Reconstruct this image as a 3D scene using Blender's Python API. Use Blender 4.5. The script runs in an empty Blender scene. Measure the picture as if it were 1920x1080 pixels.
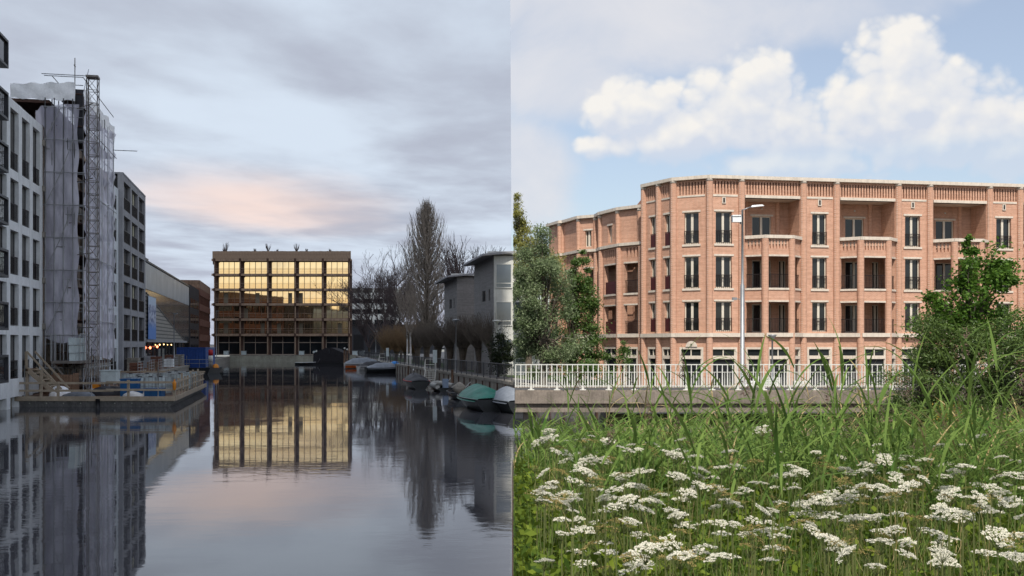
import bpy, math, random
import numpy as np
from mathutils import Vector, Matrix
random.seed(7); rng = np.random.default_rng(7)
R = math.radians
sc = bpy.context.scene
COL = sc.collection

# ---------------------------------------------------------------- camera
CAMH = 3.5; F = 1920.0; HY = 645.0
cam_d = bpy.data.cameras.new('camera'); cam = bpy.data.objects.new('camera', cam_d); COL.objects.link(cam)
cam.location = (0, 0, CAMH); cam.rotation_euler = (R(90), 0, 0)
cam_d.sensor_width = 36; cam_d.lens = 36; cam_d.shift_y = (HY - 540) / 1920
cam_d.clip_start = 0.1; cam_d.clip_end = 30000
sc.camera = cam

# ---------------------------------------------------------------- light
SX, SY = 0.002, 0.75                    # sun travels +x, +y per metre it falls
sdir = Vector((SX, SY, -1)).normalized()
sun_d = bpy.data.lights.new('sun', 'SUN'); sun_d.energy = 3.9; sun_d.angle = R(0.45); sun_d.color = (1, .94, .84)
sun = bpy.data.objects.new('sun', sun_d); COL.objects.link(sun)
sun.rotation_euler = sdir.to_track_quat('-Z', 'Y').to_euler(); sun.location = (-30, -60, 110)
SUN_EL = math.asin(-sdir.z)
SUN_AZ = math.atan2(-sdir.x, -sdir.y)   # clockwise from +y
sc.view_settings.view_transform = 'Standard'; sc.view_settings.look = 'None'
sc.view_settings.exposure = 0.35; sc.view_settings.gamma = 1
sc.cycles.max_bounces = 6; sc.cycles.diffuse_bounces = 2; sc.cycles.glossy_bounces = 3
sc.cycles.transmission_bounces = 3; sc.cycles.transparent_max_bounces = 12
sc.cycles.caustics_reflective = False; sc.cycles.caustics_refractive = False
sc.cycles.use_denoising = True; sc.cycles.sample_clamp_indirect = 6

# ---------------------------------------------------------------- node helpers
class NT:
    def __init__(s, nt): s.t = nt; nt.nodes.clear()
    def n(s, typ, **kw):
        nd = s.t.nodes.new(typ)
        for k, v in kw.items():
            if k.startswith('i_'): 
                key = k[2:]; key = int(key) if key.isdigit() else key.replace('_', ' ')
                if hasattr(v, 'is_linked') or isinstance(v, bpy.types.NodeSocket): s.t.links.new(v, nd.inputs[key])
                else: nd.inputs[key].default_value = v
            else: setattr(nd, k, v)
        return nd
    def link(s, a, b): s.t.links.new(a, b)
    def math(s, op, a, b=None, c=None, clamp=False):
        nd = s.t.nodes.new('ShaderNodeMath'); nd.operation = op; nd.use_clamp = clamp
        for i, v in enumerate((a, b, c)):
            if v is None: continue
            if isinstance(v, bpy.types.NodeSocket): s.t.links.new(v, nd.inputs[i])
            else: nd.inputs[i].default_value = v
        return nd.outputs[0]
    def mix(s, f, a, b, blend='MIX'):
        nd = s.t.nodes.new('ShaderNodeMix'); nd.data_type = 'RGBA'; nd.blend_type = blend
        for i, v in ((0, f), (6, a), (7, b)):
            if isinstance(v, bpy.types.NodeSocket): s.t.links.new(v, nd.inputs[i])
            else: nd.inputs[i].default_value = (v if i == 0 else (*v, 1) if len(v) == 3 else v)
        return nd.outputs[2]
    def smooth(s, v, lo, hi):
        nd = s.t.nodes.new('ShaderNodeMapRange'); nd.interpolation_type = 'SMOOTHSTEP'
        s.t.links.new(v, nd.inputs[0]); nd.inputs[1].default_value = lo; nd.inputs[2].default_value = hi
        return nd.outputs[0]
    def noise(s, vec, scale, detail=4, rough=.55, dist=0):
        nd = s.n('ShaderNodeTexNoise'); nd.inputs['Scale'].default_value = scale; nd.inputs['Detail'].default_value = detail
        nd.inputs['Roughness'].default_value = rough; nd.inputs['Distortion'].default_value = dist
        if vec is not None: s.link(vec, nd.inputs['Vector'])
        return nd.outputs[0]

# ---------------------------------------------------------------- world: clear sky with cumulus
w = bpy.data.worlds.new('World'); sc.world = w; w.use_nodes = True
W = NT(w.node_tree)
sky = W.n('ShaderNodeTexSky', sky_type='NISHITA', sun_disc=False, sun_elevation=SUN_EL, sun_rotation=SUN_AZ,
          altitude=0, air_density=1.0, dust_density=1.6, ozone_density=1.6)
tc = W.n('ShaderNodeTexCoord').outputs['Generated']
sp = W.n('ShaderNodeSeparateXYZ', i_0=tc)
az = W.math('ARCTAN2', sp.outputs[0], sp.outputs[1]); el = W.math('ARCSINE', sp.outputs[2])
def A(px): return math.atan((px - 960) / F)
def E(py): return math.atan((HY - py) / F)
comb = W.n('ShaderNodeCombineXYZ', i_0=az, i_1=W.math('MULTIPLY', el, 1.25), i_2=W.math('MULTIPLY', sp.outputs[1], .4)).outputs[0]
n2 = W.noise(comb, 5.0, 6, .55, .4)
def blob(a_, e_, px, py, rx, ry):
    dx = W.math('DIVIDE', W.math('SUBTRACT', a_, A(px)), rx / F)
    dy = W.math('DIVIDE', W.math('SUBTRACT', e_, E(py)), ry / F)
    return W.math('SUBTRACT', 1.0, W.math('MULTIPLY_ADD', dx, dx, W.math('MULTIPLY', dy, dy)))
def union(bl):
    o = bl[0]
    for b in bl[1:]: o = W.math('SMOOTH_MAX', o, b, .35)
    return W.math('MAXIMUM', o, -1.2)
BL = ((1190, 222, 105, 72), (1285, 250, 140, 60), (1400, 195, 112, 82), (1470, 250, 120, 60), (1680, 160, 88, 92), (1740, 225, 140, 85), (1600, 230, 90, 70), (1800, 290, 180, 66), (1460, 322, 150, 34), (1890, 285, 110, 75), (1120, 275, 60, 24),
      (620, 140, 260, 60), (2250, 200, 160, 90), (2650, 240, 210, 80), (-300, 230, 200, 80))
def dens(da, de, octs, det):
    a_ = W.math('ADD', az, da) if da else az; e_ = W.math('ADD', el, de) if de else el
    v = W.n('ShaderNodeCombineXYZ', i_0=a_, i_1=W.math('MULTIPLY', e_, 1.15), i_2=W.math('MULTIPLY', sp.outputs[1], .2)).outputs[0]
    wv = W.n('ShaderNodeTexNoise', i_Vector=v, i_Scale=22., i_Detail=3.); vv = W.n('ShaderNodeVectorMath', operation='MULTIPLY_ADD', i_0=wv.outputs[1], i_1=(.02, .02, .02), i_2=v).outputs[0]
    puff = None
    for sc_, am in octs:
        vo = W.n('ShaderNodeTexVoronoi', feature='F1', i_Vector=vv, i_Scale=sc_); q = W.math('MULTIPLY', W.math('SUBTRACT', .52, vo.outputs[0]), am * 1.15)
        puff = q if puff is None else W.math('ADD', puff, q)
    return W.math('ADD', union([blob(a_, e_, *b) for b in BL]), W.math('ADD', puff, W.math('MULTIPLY', W.math('SUBTRACT', W.noise(v, 12, det, .6), .42), 1.3)))
d0 = dens(0, 0, ((20., 1.0), (46., .55), (105., .28)), 5); d1 = dens(-.007, .012, ((20., 1.0), (46., .55)), 3)
cmask = W.math('MULTIPLY', W.smooth(d0, -.1, .6), W.smooth(el, E(345), E(265)))
cmask = W.math('MAXIMUM', cmask, W.math('MULTIPLY', W.smooth(d0, .0, .7), .55))
veil = union([blob(az, el, *b) for b in ((1250, 40, 480, 120), (1050, 150, 170, 90), (1560, 60, 260, 70), (980, 330, 120, 130), (700, 120, 300, 420), (1800, 10, 90, 60))])
vmask = W.math('MULTIPLY', W.smooth(W.math('ADD', veil, W.math('MULTIPLY', W.math('SUBTRACT', n2, .5), 2.6)), -.15, .8), .85)
# everywhere else the same broken cloud goes on
sphere_n = W.noise(tc, 3.2, 7, .58, .3)
gmask = W.math('MULTIPLY', W.smooth(sphere_n, .52, .68), W.smooth(W.math('ABSOLUTE', az), .62, .9))
gmask = W.math('MULTIPLY', gmask, W.smooth(el, .12, .4))
streaks = W.noise(W.n('ShaderNodeCombineXYZ', i_0=W.math('MULTIPLY', az, 5.), i_1=W.math('MULTIPLY', el, 34.)).outputs[0], 1.6, 5, .6, .6)  # low streak clouds out of view, added to vary the gold window reflections
gmask = W.math('MAXIMUM', gmask, W.math('MULTIPLY', W.math('MULTIPLY', W.smooth(streaks, .46, .62), .75), W.smooth(W.math('ABSOLUTE', az), .62, .9)))
shade = W.math('ADD', .34, W.math('ADD', W.math('MULTIPLY', W.math('SUBTRACT', d0, d1), .85), W.math('MULTIPLY', W.math('SUBTRACT', el, E(250)), 3.2)), clamp=True)
ccol = W.mix(shade, (.52, .56, .64), (.725, .705, .675))
vcol = W.mix(W.smooth(n2, .35, .65), (.53, .56, .63), (.65, .645, .665))
bg_sky = W.n('ShaderNodeBackground', i_Strength=.115); W.link(W.mix(.22, sky.outputs[0], (6.6, 6.4, 6.3)), bg_sky.inputs[0])
bg_v = W.n('ShaderNodeBackground', i_Color=vcol, i_Strength=.97)
bg_c = W.n('ShaderNodeBackground', i_Color=ccol, i_Strength=1.0)
mv = W.n('ShaderNodeMixShader', i_0=W.math('MAXIMUM', vmask, gmask)); W.link(bg_sky.outputs[0], mv.inputs[1]); W.link(bg_v.outputs[0], mv.inputs[2])
mc = W.n('ShaderNodeMixShader', i_0=cmask); W.link(mv.outputs[0], mc.inputs[1]); W.link(bg_c.outputs[0], mc.inputs[2])
W.link(mc.outputs[0], W.n('ShaderNodeOutputWorld').inputs[0])

# ---------------------------------------------------------------- geometry helpers
def P(px, py, D): return Vector(((px - 960) / F * D, D, CAMH + (HY - py) / F * D))
def tag(o, label=None, cat=None, group=None, kind=None):
    if label: o['label'] = label
    if cat: o['category'] = cat
    if group: o['group'] = group
    if kind: o['kind'] = kind
    return o
def thing(name, label, cat, group=None, loc=(0, 0, 0), rz=0):
    o = bpy.data.objects.new(name, None); COL.objects.link(o); o.location = loc; o.rotation_euler = (0, 0, rz)
    o.empty_display_size = .3
    return tag(o, label, cat, group)
def place(name, me, parent=None, loc=(0, 0, 0), rz=0, kind=None, rot=None, scale=None):
    o = bpy.data.objects.new(name, me); COL.objects.link(o); o.parent = parent; o.location = loc
    o.rotation_euler = rot if rot is not None else (0, 0, rz)
    if scale is not None: o.scale = scale
    if kind: o['kind'] = kind
    return o
def copy_tree(o, parent=None):
    c = o.copy(); COL.objects.link(c); c.parent = parent
    for ch in o.children: copy_tree(ch, c)
    return c
class MB:
    def __init__(s): s.v = []; s.f = []; s.sm = []
    def add(s, vs, fs, smooth=False):
        b = len(s.v); s.v += [tuple(v) for v in vs]; s.f += [tuple(i + b for i in f) for f in fs]; s.sm += [smooth] * len(fs)
        return s
    def box(s, x0, x1, y0, y1, z0, z1):
        return s.add([(x0, y0, z0), (x1, y0, z0), (x1, y1, z0), (x0, y1, z0), (x0, y0, z1), (x1, y0, z1), (x1, y1, z1), (x0, y1, z1)],
                     [(3, 2, 1, 0), (4, 5, 6, 7), (0, 1, 5, 4), (1, 2, 6, 5), (2, 3, 7, 6), (3, 0, 4, 7)])
    def prism(s, poly, z0, z1):
        n = len(poly)
        return s.add([(x, y, z0) for x, y in poly] + [(x, y, z1) for x, y in poly],
                     [tuple(range(n))[::-1], tuple(range(n, 2 * n))] + [(i, (i + 1) % n, n + (i + 1) % n, n + i) for i in range(n)])
    def xprism(s, poly, x0, x1):      # polygon in (y, z), swept along x
        n = len(poly)
        return s.add([(x0, y, z) for y, z in poly] + [(x1, y, z) for y, z in poly],
                     [tuple(range(n))[::-1], tuple(range(n, 2 * n))] + [(i, (i + 1) % n, n + (i + 1) % n, n + i) for i in range(n)])
    def yprism(s, poly, y0, y1):      # polygon in (x, z), swept along y
        n = len(poly)
        return s.add([(x, y0, z) for x, z in poly] + [(x, y1, z) for x, z in poly],
                     [tuple(range(n)), tuple(range(n, 2 * n))[::-1]] + [(i, n + i, n + (i + 1) % n, (i + 1) % n) for i in range(n)])
    def tube(s, pts, rad, n=6, cap=True):
        pts = [Vector(p) for p in pts]
        if not hasattr(rad, '__len__'): rad = [rad] * len(pts)
        vs = []; fs = []
        for i, p in enumerate(pts):
            d = (pts[min(i + 1, len(pts) - 1)] - pts[max(i - 1, 0)]).normalized()
            a = Vector((0, 0, 1)) if abs(d.z) < .9 else Vector((1, 0, 0))
            u = d.cross(a).normalized(); v = d.cross(u)
            vs += [p + (u * math.cos(2 * math.pi * k / n) + v * math.sin(2 * math.pi * k / n)) * rad[i] for k in range(n)]
        for i in range(len(pts) - 1):
            for k in range(n): fs.append((i * n + k, i * n + (k + 1) % n, (i + 1) * n + (k + 1) % n, (i + 1) * n + k))
        if cap: fs += [tuple(range(n)), tuple(range((len(pts) - 1) * n, len(pts) * n))[::-1]]
        return s.add(vs, fs, n > 5)
    def bar(s, p0, p1, wx, wz):       # rectangular bar between two points
        p0 = Vector(p0); p1 = Vector(p1); d = (p1 - p0).normalized()
        a = Vector((0, 0, 1)) if abs(d.z) < .95 else Vector((1, 0, 0))
        u = d.cross(a).normalized() * wx / 2; v = d.cross(u).normalized() * wz / 2
        vs = [p + q for p in (p0, p1) for q in (-u - v, u - v, u + v, -u + v)]
        return s.add(vs, [(0, 1, 2, 3), (7, 6, 5, 4), (0, 4, 5, 1), (1, 5, 6, 2), (2, 6, 7, 3), (3, 7, 4, 0)])
    def lathe(s, prof, n=12, c=(0, 0)):
        vs = [(c[0] + r * math.cos(2 * math.pi * k / n), c[1] + r * math.sin(2 * math.pi * k / n), z) for r, z in prof for k in range(n)]
        m = len(prof); fs = [(i * n + k, i * n + (k + 1) % n, (i + 1) * n + (k + 1) % n, (i + 1) * n + k) for i in range(m - 1) for k in range(n)]
        fs += [tuple(range(n))[::-1], tuple(range((m - 1) * n, m * n))]
        return s.add(vs, fs, True)
    def grid(s, fn, nu, nv, smooth=True):
        vs = [fn(i / nu, j / nv) for j in range(nv + 1) for i in range(nu + 1)]
        fs = [(j * (nu + 1) + i, j * (nu + 1) + i + 1, (j + 1) * (nu + 1) + i + 1, (j + 1) * (nu + 1) + i) for j in range(nv) for i in range(nu)]
        return s.add(vs, fs, smooth)
    def mesh(s, name, mat):
        me = bpy.data.meshes.new(name); me.from_pydata(s.v, [], s.f); me.materials.append(mat)
        if any(s.sm): me.polygons.foreach_set('use_smooth', s.sm)
        me.update(); return me
    def build(s, name, mat, parent=None, loc=(0, 0, 0), rz=0, kind=None):
        return place(name, s.mesh(name, mat), parent, loc, rz, kind)
CACHE = {}
def cached(key, fn):
    if key not in CACHE: CACHE[key] = fn()
    return CACHE[key]
def np_mesh(name, verts, faces, mat, smooth=False):
    verts = np.asarray(verts, np.float32); faces = np.asarray(faces, np.int32); k = faces.shape[1]
    me = bpy.data.meshes.new(name); me.vertices.add(len(verts)); me.vertices.foreach_set('co', verts.ravel())
    me.loops.add(faces.size); me.loops.foreach_set('vertex_index', faces.ravel())
    me.polygons.add(len(faces)); me.polygons.foreach_set('loop_start', np.arange(0, faces.size, k, dtype=np.int32))
    me.polygons.foreach_set('loop_total', np.full(len(faces), k, np.int32))
    if smooth: me.polygons.foreach_set('use_smooth', np.ones(len(faces), bool))
    me.materials.append(mat); me.update(calc_edges=True); return me
def wall_rects(s0, s1, z0, z1, ops):
    """rectangles that are left of a wall after its openings (s0,s1,z0,z1) are cut out"""
    xs = sorted({s0, s1, *[v for o in ops for v in o[:2] if s0 < v < s1]}); out = []
    for a, b in zip(xs, xs[1:]):
        m = (a + b) / 2; cuts = sorted((o[2], o[3]) for o in ops if o[0] < m < o[1]); z = z0
        for c0, c1 in cuts:
            if c0 > z: out.append((a, b, z, c0))
            z = max(z, c1)
        if z < z1: out.append((a, b, z, z1))
    return out
def wall(mb, s0, s1, z0, z1, ops, y0, y1):
    for a, b, c, d in wall_rects(s0, s1, z0, z1, ops): mb.box(a, b, y0, y1, c, d)
    return mb

# ---------------------------------------------------------------- materials
def mat(name, col, rough=.7, metal=0, var=.18, scale=3., bump=0., streak=0., spec=.4, bscale=None, grime=None, coord='Object'):
    m = bpy.data.materials.new(name); m.use_nodes = True; T = NT(m.node_tree)
    t = T.n('ShaderNodeTexCoord').outputs[coord]
    a = T.noise(t, scale, 5, .6); b = T.noise(t, scale * 9, 3, .6)
    f = T.math('ADD', T.math('MULTIPLY', a, .65), T.math('MULTIPLY', b, .35))
    f = T.smooth(f, .3, .7)
    c = T.mix(f, [max(0, x * (1 - var)) for x in col], [min(1, x * (1 + var)) for x in col])
    if streak:
        mp = T.n('ShaderNodeMapping'); T.link(t, mp.inputs[0]); mp.inputs['Scale'].default_value = (6, 6, .35)
        s_ = T.smooth(T.noise(mp.outputs[0], 1.6, 4, .6), .45, .72)
        c = T.mix(T.math('MULTIPLY', s_, streak), c, grime or [x * .45 for x in col])
    p = T.n('ShaderNodeBsdfPrincipled', i_Base_Color=c, i_Metallic=metal)
    p.inputs['Specular IOR Level'].default_value = spec
    T.link(T.math('ADD', rough - .08, T.math('MULTIPLY', b, .16)), p.inputs['Roughness'])
    if bump:
        bn = T.n('ShaderNodeBump', i_Strength=.6, i_Distance=bump); T.link(T.noise(t, bscale or scale * 6, 4, .6), bn.inputs['Height'])
        T.link(bn.outputs[0], p.inputs['Normal'])
    T.link(p.outputs[0], T.n('ShaderNodeOutputMaterial').inputs[0]); return m
def brick_mat(name, c1, c2, mortar, bw=.22, bh=.075, coursing=True):
    m = bpy.data.materials.new(name); m.use_nodes = True; T = NT(m.node_tree)
    o = T.n('ShaderNodeTexCoord').outputs['Object']; s_ = T.n('ShaderNodeSeparateXYZ', i_0=o)
    v = T.n('ShaderNodeCombineXYZ', i_0=T.math('ADD', s_.outputs[0], s_.outputs[1]), i_1=s_.outputs[2]).outputs[0]
    br = T.n('ShaderNodeTexBrick', i_Color1=(*c1, 1), i_Color2=(*c2, 1), i_Mortar=(*mortar, 1), i_Scale=1.0)
    T.link(v, br.inputs['Vector']); br.inputs['Brick Width'].default_value = bw; br.inputs['Row Height'].default_value = bh
    br.inputs['Mortar Size'].default_value = .008; br.inputs['Mortar Smooth'].default_value = .3; br.inputs['Bias'].default_value = 0
    big = T.smooth(T.noise(o, .55, 4, .6), .3, .7); mid = T.smooth(T.noise(o, 5, 4, .65), .3, .7)
    c = T.mix(T.math('MULTIPLY', big, .28), br.outputs[0], [x * .75 for x in c2])
    c = T.mix(T.math('MULTIPLY', mid, .30), c, [min(1, x * 1.35) for x in c1])
    mp = T.n('ShaderNodeMapping'); T.link(o, mp.inputs[0]); mp.inputs['Scale'].default_value = (2.2, 2.2, .22)
    c = T.mix(T.math('MULTIPLY', T.smooth(T.noise(mp.outputs[0], 1.3, 5, .65), .5, .72), .30), c, [x * .55 for x in c2])
    # courses about 13 cm apart read as faint lines from across the street
    ln = T.noise(T.n('ShaderNodeCombineXYZ', i_0=T.math('MULTIPLY', s_.outputs[0], .35), i_2=T.math('MULTIPLY', s_.outputs[2], 7.5)).outputs[0], 1.0, 2, .5)
    c = T.mix(T.math('MULTIPLY', T.smooth(ln, .42, .62), .26), c, [x * .62 for x in c2])
    p = T.n('ShaderNodeBsdfPrincipled', i_Base_Color=c, i_Roughness=.85); p.inputs['Specular IOR Level'].default_value = .2
    bn = T.n('ShaderNodeBump', i_Strength=.5, i_Distance=.012, i_Height=br.outputs[1]); bn.invert = True
    T.link(bn.outputs[0], p.inputs['Normal'])
    T.link(p.outputs[0], T.n('ShaderNodeOutputMaterial').inputs[0]); return m
def leaf_mat(name, c1, c2, trans=.35, rough=.5, spec=.35):
    m = bpy.data.materials.new(name); m.use_nodes = True; T = NT(m.node_tree)
    g = T.n('ShaderNodeNewGeometry'); o = T.n('ShaderNodeObjectInfo').outputs['Random']
    f = T.math('FRACT', T.math('ADD', g.outputs['Random Per Island'], T.math('MULTIPLY', o, .4)))
    c = T.mix(f, c1, c2)
    p = T.n('ShaderNodeBsdfPrincipled', i_Base_Color=c, i_Roughness=rough); p.inputs['Specular IOR Level'].default_value = spec
    tr = T.n('ShaderNodeBsdfTranslucent'); T.link(T.mix(.5, c, [min(1, x * 1.9) for x in c2], 'MIX'), tr.inputs[0])
    mx = T.n('ShaderNodeMixShader', i_0=trans); T.link(p.outputs[0], mx.inputs[1]); T.link(tr.outputs[0], mx.inputs[2])
    T.link(mx.outputs[0], T.n('ShaderNodeOutputMaterial').inputs[0]); return m
def glass_mat(name, col, rough=.04, metal=0, wave=.004, wscale=.6, spec=.8, c2=None):
    m = bpy.data.materials.new(name); m.use_nodes = True; T = NT(m.node_tree)
    t = T.n('ShaderNodeTexCoord').outputs['Object']
    base = T.mix(T.smooth(T.noise(t, .35, 2, .5), .35, .65), col, c2 or [x * 1.6 for x in col])
    p = T.n('ShaderNodeBsdfPrincipled', i_Base_Color=base, i_Roughness=rough, i_Metallic=metal); p.inputs['Specular IOR Level'].default_value = spec
    bn = T.n('ShaderNodeBump', i_Strength=.5, i_Distance=wave); T.link(T.noise(t, wscale, 2, .5), bn.inputs['Height']); T.link(bn.outputs[0], p.inputs['Normal'])
    T.link(p.outputs[0], T.n('ShaderNodeOutputMaterial').inputs[0]); return m
def emit_mat(name, col, s):
    m = bpy.data.materials.new(name); m.use_nodes = True; T = NT(m.node_tree)
    e = T.n('ShaderNodeEmission', i_Color=(*col, 1), i_Strength=s); T.link(e.outputs[0], T.n('ShaderNodeOutputMaterial').inputs[0]); return m
M = dict(
    brick=brick_mat('warm_brick', (.585, .335, .23), (.475, .245, .16), (.60, .48, .40)),
    stone=mat('cream_stone', (.60, .53, .45), .75, var=.12, streak=.3),
    cream=mat('cream_frame', (.62, .57, .48), .5, var=.05),
    glass=glass_mat('dark_glass', (.012, .014, .016), spec=.5),
    left_glass=glass_mat('brown_glass', (.028, .025, .022), .12, spec=.22),
    iron=mat('black_iron', (.022, .016, .016), .5, .3),
    maroon=mat('maroon_panel', (.055, .010, .013), .5, var=.2),
    soffit=mat('soffit', (.45, .36, .29), .8),
    conc=mat('pale_concrete', (.82, .84, .84), .85, var=.12, scale=.8, streak=.35, grime=(.56, .57, .57)),
    conc_dark=mat('dark_concrete', (.32, .32, .335), .85, var=.15, scale=.8, streak=.25),
    conc_old=mat('old_concrete', (.29, .265, .225), .9, var=.35, scale=1.4, streak=.5, bump=.01, grime=(.10, .092, .078)),
    bridge=mat('bridge_concrete', (.215, .18, .15), .9, var=.3, scale=1.6, streak=.55, bump=.012, grime=(.10, .085, .07)),
    wood=mat('aged_timber', (.24, .15, .10), .85, var=.35, scale=2.2, streak=.5, grime=(.06, .036, .026)),
    wood_light=mat('silvered_timber', (.36, .25, .175), .85, var=.3, scale=2.2, streak=.6, grime=(.13, .085, .06)),
    wood_dark=mat('dark_timber', (.085, .045, .032), .85, var=.3, streak=.3),
    timber=mat('fresh_timber', (.40, .33, .245), .8, var=.22, scale=2.5),
    steel=mat('galvanised_steel', (.34, .35, .36), .45, .7, var=.15),
    dsteel=mat('rusty_steel', (.20, .18, .165), .6, .3, var=.3),
    black=mat('black_paint', (.018, .018, .02), .45, var=.3),
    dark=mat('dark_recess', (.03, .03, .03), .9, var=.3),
    dkgrey=mat('anthracite_cladding', (.055, .057, .065), .5, .2, var=.2),
    white=mat('white_paint', (.64, .64, .60), .5, var=.12, scale=1.1, streak=.3, grime=(.42, .38, .31)),
    sheet=mat('white_sheeting', (.90, .91, .92), .5, var=.10, scale=1.2, bump=.06, bscale=2.2),
    blue=mat('blue_container', (.02, .07, .27), .5, var=.25, streak=.3),
    bluebox=mat('blue_plastic', (.012, .10, .27), .5, var=.2),
    tankm=mat('milky_plastic', (.56, .64, .65), .35, var=.15),
    orange=mat('orange_plastic', (.70, .25, .02), .5, var=.1),
    red=mat('red_paint', (.42, .02, .02), .5),
    redbrick=brick_mat('red_brown_brick', (.20, .085, .055), (.15, .065, .045), (.16, .11, .09)),
    darkbrick=brick_mat('dark_brick', (.05, .04, .038), (.038, .03, .03), (.06, .05, .05)),
    greybrick=brick_mat('grey_brick', (.29, .28, .27), (.235, .225, .22), (.27, .26, .25)),
    tarp_green=mat('green_tarpaulin', (.01, .15, .105), .5, var=.25, bump=.05, bscale=3.),
    tarp_grey=mat('grey_tarpaulin', (.19, .21, .24), .55, var=.2, bump=.05, bscale=3.),
    tarp_dark=mat('dark_tarpaulin', (.022, .022, .028), .6, var=.3, bump=.04, bscale=2.),
    hull_dark=mat('dark_hull', (.025, .028, .03), .4, var=.3),
    hull_white=mat('white_hull', (.6, .6, .58), .35, var=.1),
    hull_wood=mat('varnished_hull', (.26, .09, .035), .4, var=.2),
    rubber=mat('grey_rubber', (.34, .34, .32), .6),
    bark=mat('bark', (.085, .068, .052), .9, var=.35, bump=.02),
    twig=mat('bare_twigs', (.16, .135, .11), .9, var=.3),
    twig_pale=mat('pale_twigs', (.27, .23, .19), .9, var=.3),
    twig_red=mat('ochre_twigs', (.23, .15, .08), .9, var=.3),
    twig_dark=mat('purple_brown_twigs', (.105, .08, .078), .9, var=.3),
    birch=mat('birch_bark', (.55, .53, .50), .8, var=.25),
    soil=mat('soil', (.05, .04, .028), .95, var=.4, bump=.05),
    paving=mat('paving', (.19, .18, .17), .9, var=.25, scale=1.5, bump=.01),
    asphalt=mat('asphalt', (.055, .055, .055), .9, var=.2, bump=.01),
    grassg=mat('grass_ground', (.045, .075, .018), .95, var=.4, bump=.05),
    cloth=mat('white_cloth', (.7, .7, .7), .8, var=.08),
)
# ================================================================ setting: cloud deck, water, ground
def cloud_deck():
    H = 120.0
    def zf(r): return H if r < 1200 else H - 128 * ((r - 1200) / 4300) ** 1.6
    xs = [0, -3, -8, -20, -45, -90, -160, -260, -400, -600, -900, -1300, -1900, -2700, -3800, -5200]
    ys = [-520, -400, -300, -200, -100, 0, 100, 200, 300, 450, 600, 800, 1000, 1300, 1600, 2000, 2500, 3000, 3600, 4300, 5100, 5900]  # ends short behind the viewer so the gold windows mirror clear sky
    vs = []
    for y in ys:
        for x in xs:
            z = zf(math.hypot(x, y)) if y > -600 else H
            e = -z * SX - .35  # straight edge set so the deck blocks the sun from the canal side only
            vs.append((e + x, y, z))
    nx = len(xs); fs = [(j * nx + i, j * nx + i + 1, (j + 1) * nx + i + 1, (j + 1) * nx + i) for j in range(len(ys) - 1) for i in range(nx - 1)]
    m = bpy.data.materials.new('cloud_deck'); m.use_nodes = True; T = NT(m.node_tree)
    o = T.n('ShaderNodeTexCoord').outputs['Object']
    mp = T.n('ShaderNodeMapping'); T.link(o, mp.inputs[0]); mp.inputs['Scale'].default_value = (.0062, .0040, .003)
    a = T.noise(mp.outputs[0], 1.2, 5, .48, .25); b = T.noise(mp.outputs[0], 4.0, 5, .55, .2)
    f = T.smooth(T.math('ADD', T.math('MULTIPLY', a, .78), T.math('MULTIPLY', b, .22)), .34, .66)
    c = T.mix(f, (.25, .275, .332), (.375, .432, .50))
    s_ = T.n('ShaderNodeSeparateXYZ', i_0=o)
    def ell(cx, cy, rx, ry):
        dx = T.math('DIVIDE', T.math('SUBTRACT', s_.outputs[0], cx), rx); dy = T.math('DIVIDE', T.math('SUBTRACT', s_.outputs[1], cy), ry)
        return T.math('SUBTRACT', 1.0, T.math('ADD', T.math('MULTIPLY', dx, dx), T.math('MULTIPLY', dy, dy)))
    pk = T.math('ADD', ell(-205, 900, 105, 200), T.math('MULTIPLY', T.math('SUBTRACT', a, .5), 3.4))
    c = T.mix(T.math('MULTIPLY', T.smooth(pk, -.8, 1.6), .85), c, (.54, .42, .37))  # sunset pink on the cloud is painted into its colour
    far = T.smooth(s_.outputs[1], 900, 3000)          # thicker, more lilac cloud far off
    c = T.mix(T.math('MULTIPLY', far, .65), c, (.275, .29, .36))
    tr = T.n('ShaderNodeBsdfTranslucent', i_Color=c); T.link(tr.outputs[0], T.n('ShaderNodeOutputMaterial').inputs[0])
    me = bpy.data.meshes.new('sky'); me.from_pydata(vs, [], fs); me.materials.append(m); me.polygons.foreach_set('use_smooth', [True] * len(fs))
    tag(place('sky', me), 'low grey lilac cloud layer over the canal', kind='structure')
cloud_deck()

def water_mat():
    m = bpy.data.materials.new('canal_water'); m.use_nodes = True; T = NT(m.node_tree)
    o = T.n('ShaderNodeTexCoord').outputs['Object']
    mp = T.n('ShaderNodeMapping'); T.link(o, mp.inputs[0]); mp.inputs['Scale'].default_value = (.55, 1.0, 1)
    a = T.noise(mp.outputs[0], 2.6, 4, .55, .3); b = T.noise(mp.outputs[0], .35, 3, .5)
    calm = T.math('ADD', .22, T.math('MULTIPLY', T.smooth(T.noise(o, .05, 3, .5), .42, .62), 1.0))
    h = T.math('ADD', T.math('MULTIPLY', T.math('MULTIPLY', a, calm), .0042), T.math('MULTIPLY', b, .006))
    bn = T.n('ShaderNodeBump', i_Strength=1.0, i_Distance=1.0); T.link(h, bn.inputs['Height'])
    p = T.n('ShaderNodeBsdfPrincipled', i_Base_Color=(.055, .056, .064, 1), i_Roughness=.02, i_IOR=1.42)
    T.link(bn.outputs[0], p.inputs['Normal']); T.link(p.outputs[0], T.n('ShaderNodeOutputMaterial').inputs[0]); return m
tag(MB().add([(-140, -260, 0), (110, -260, 0), (110, 204, 0), (-140, 204, 0)], [(0, 1, 2, 3)]).build('water', water_mat()), 'still dark canal water mirroring the buildings', kind='structure')

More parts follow.
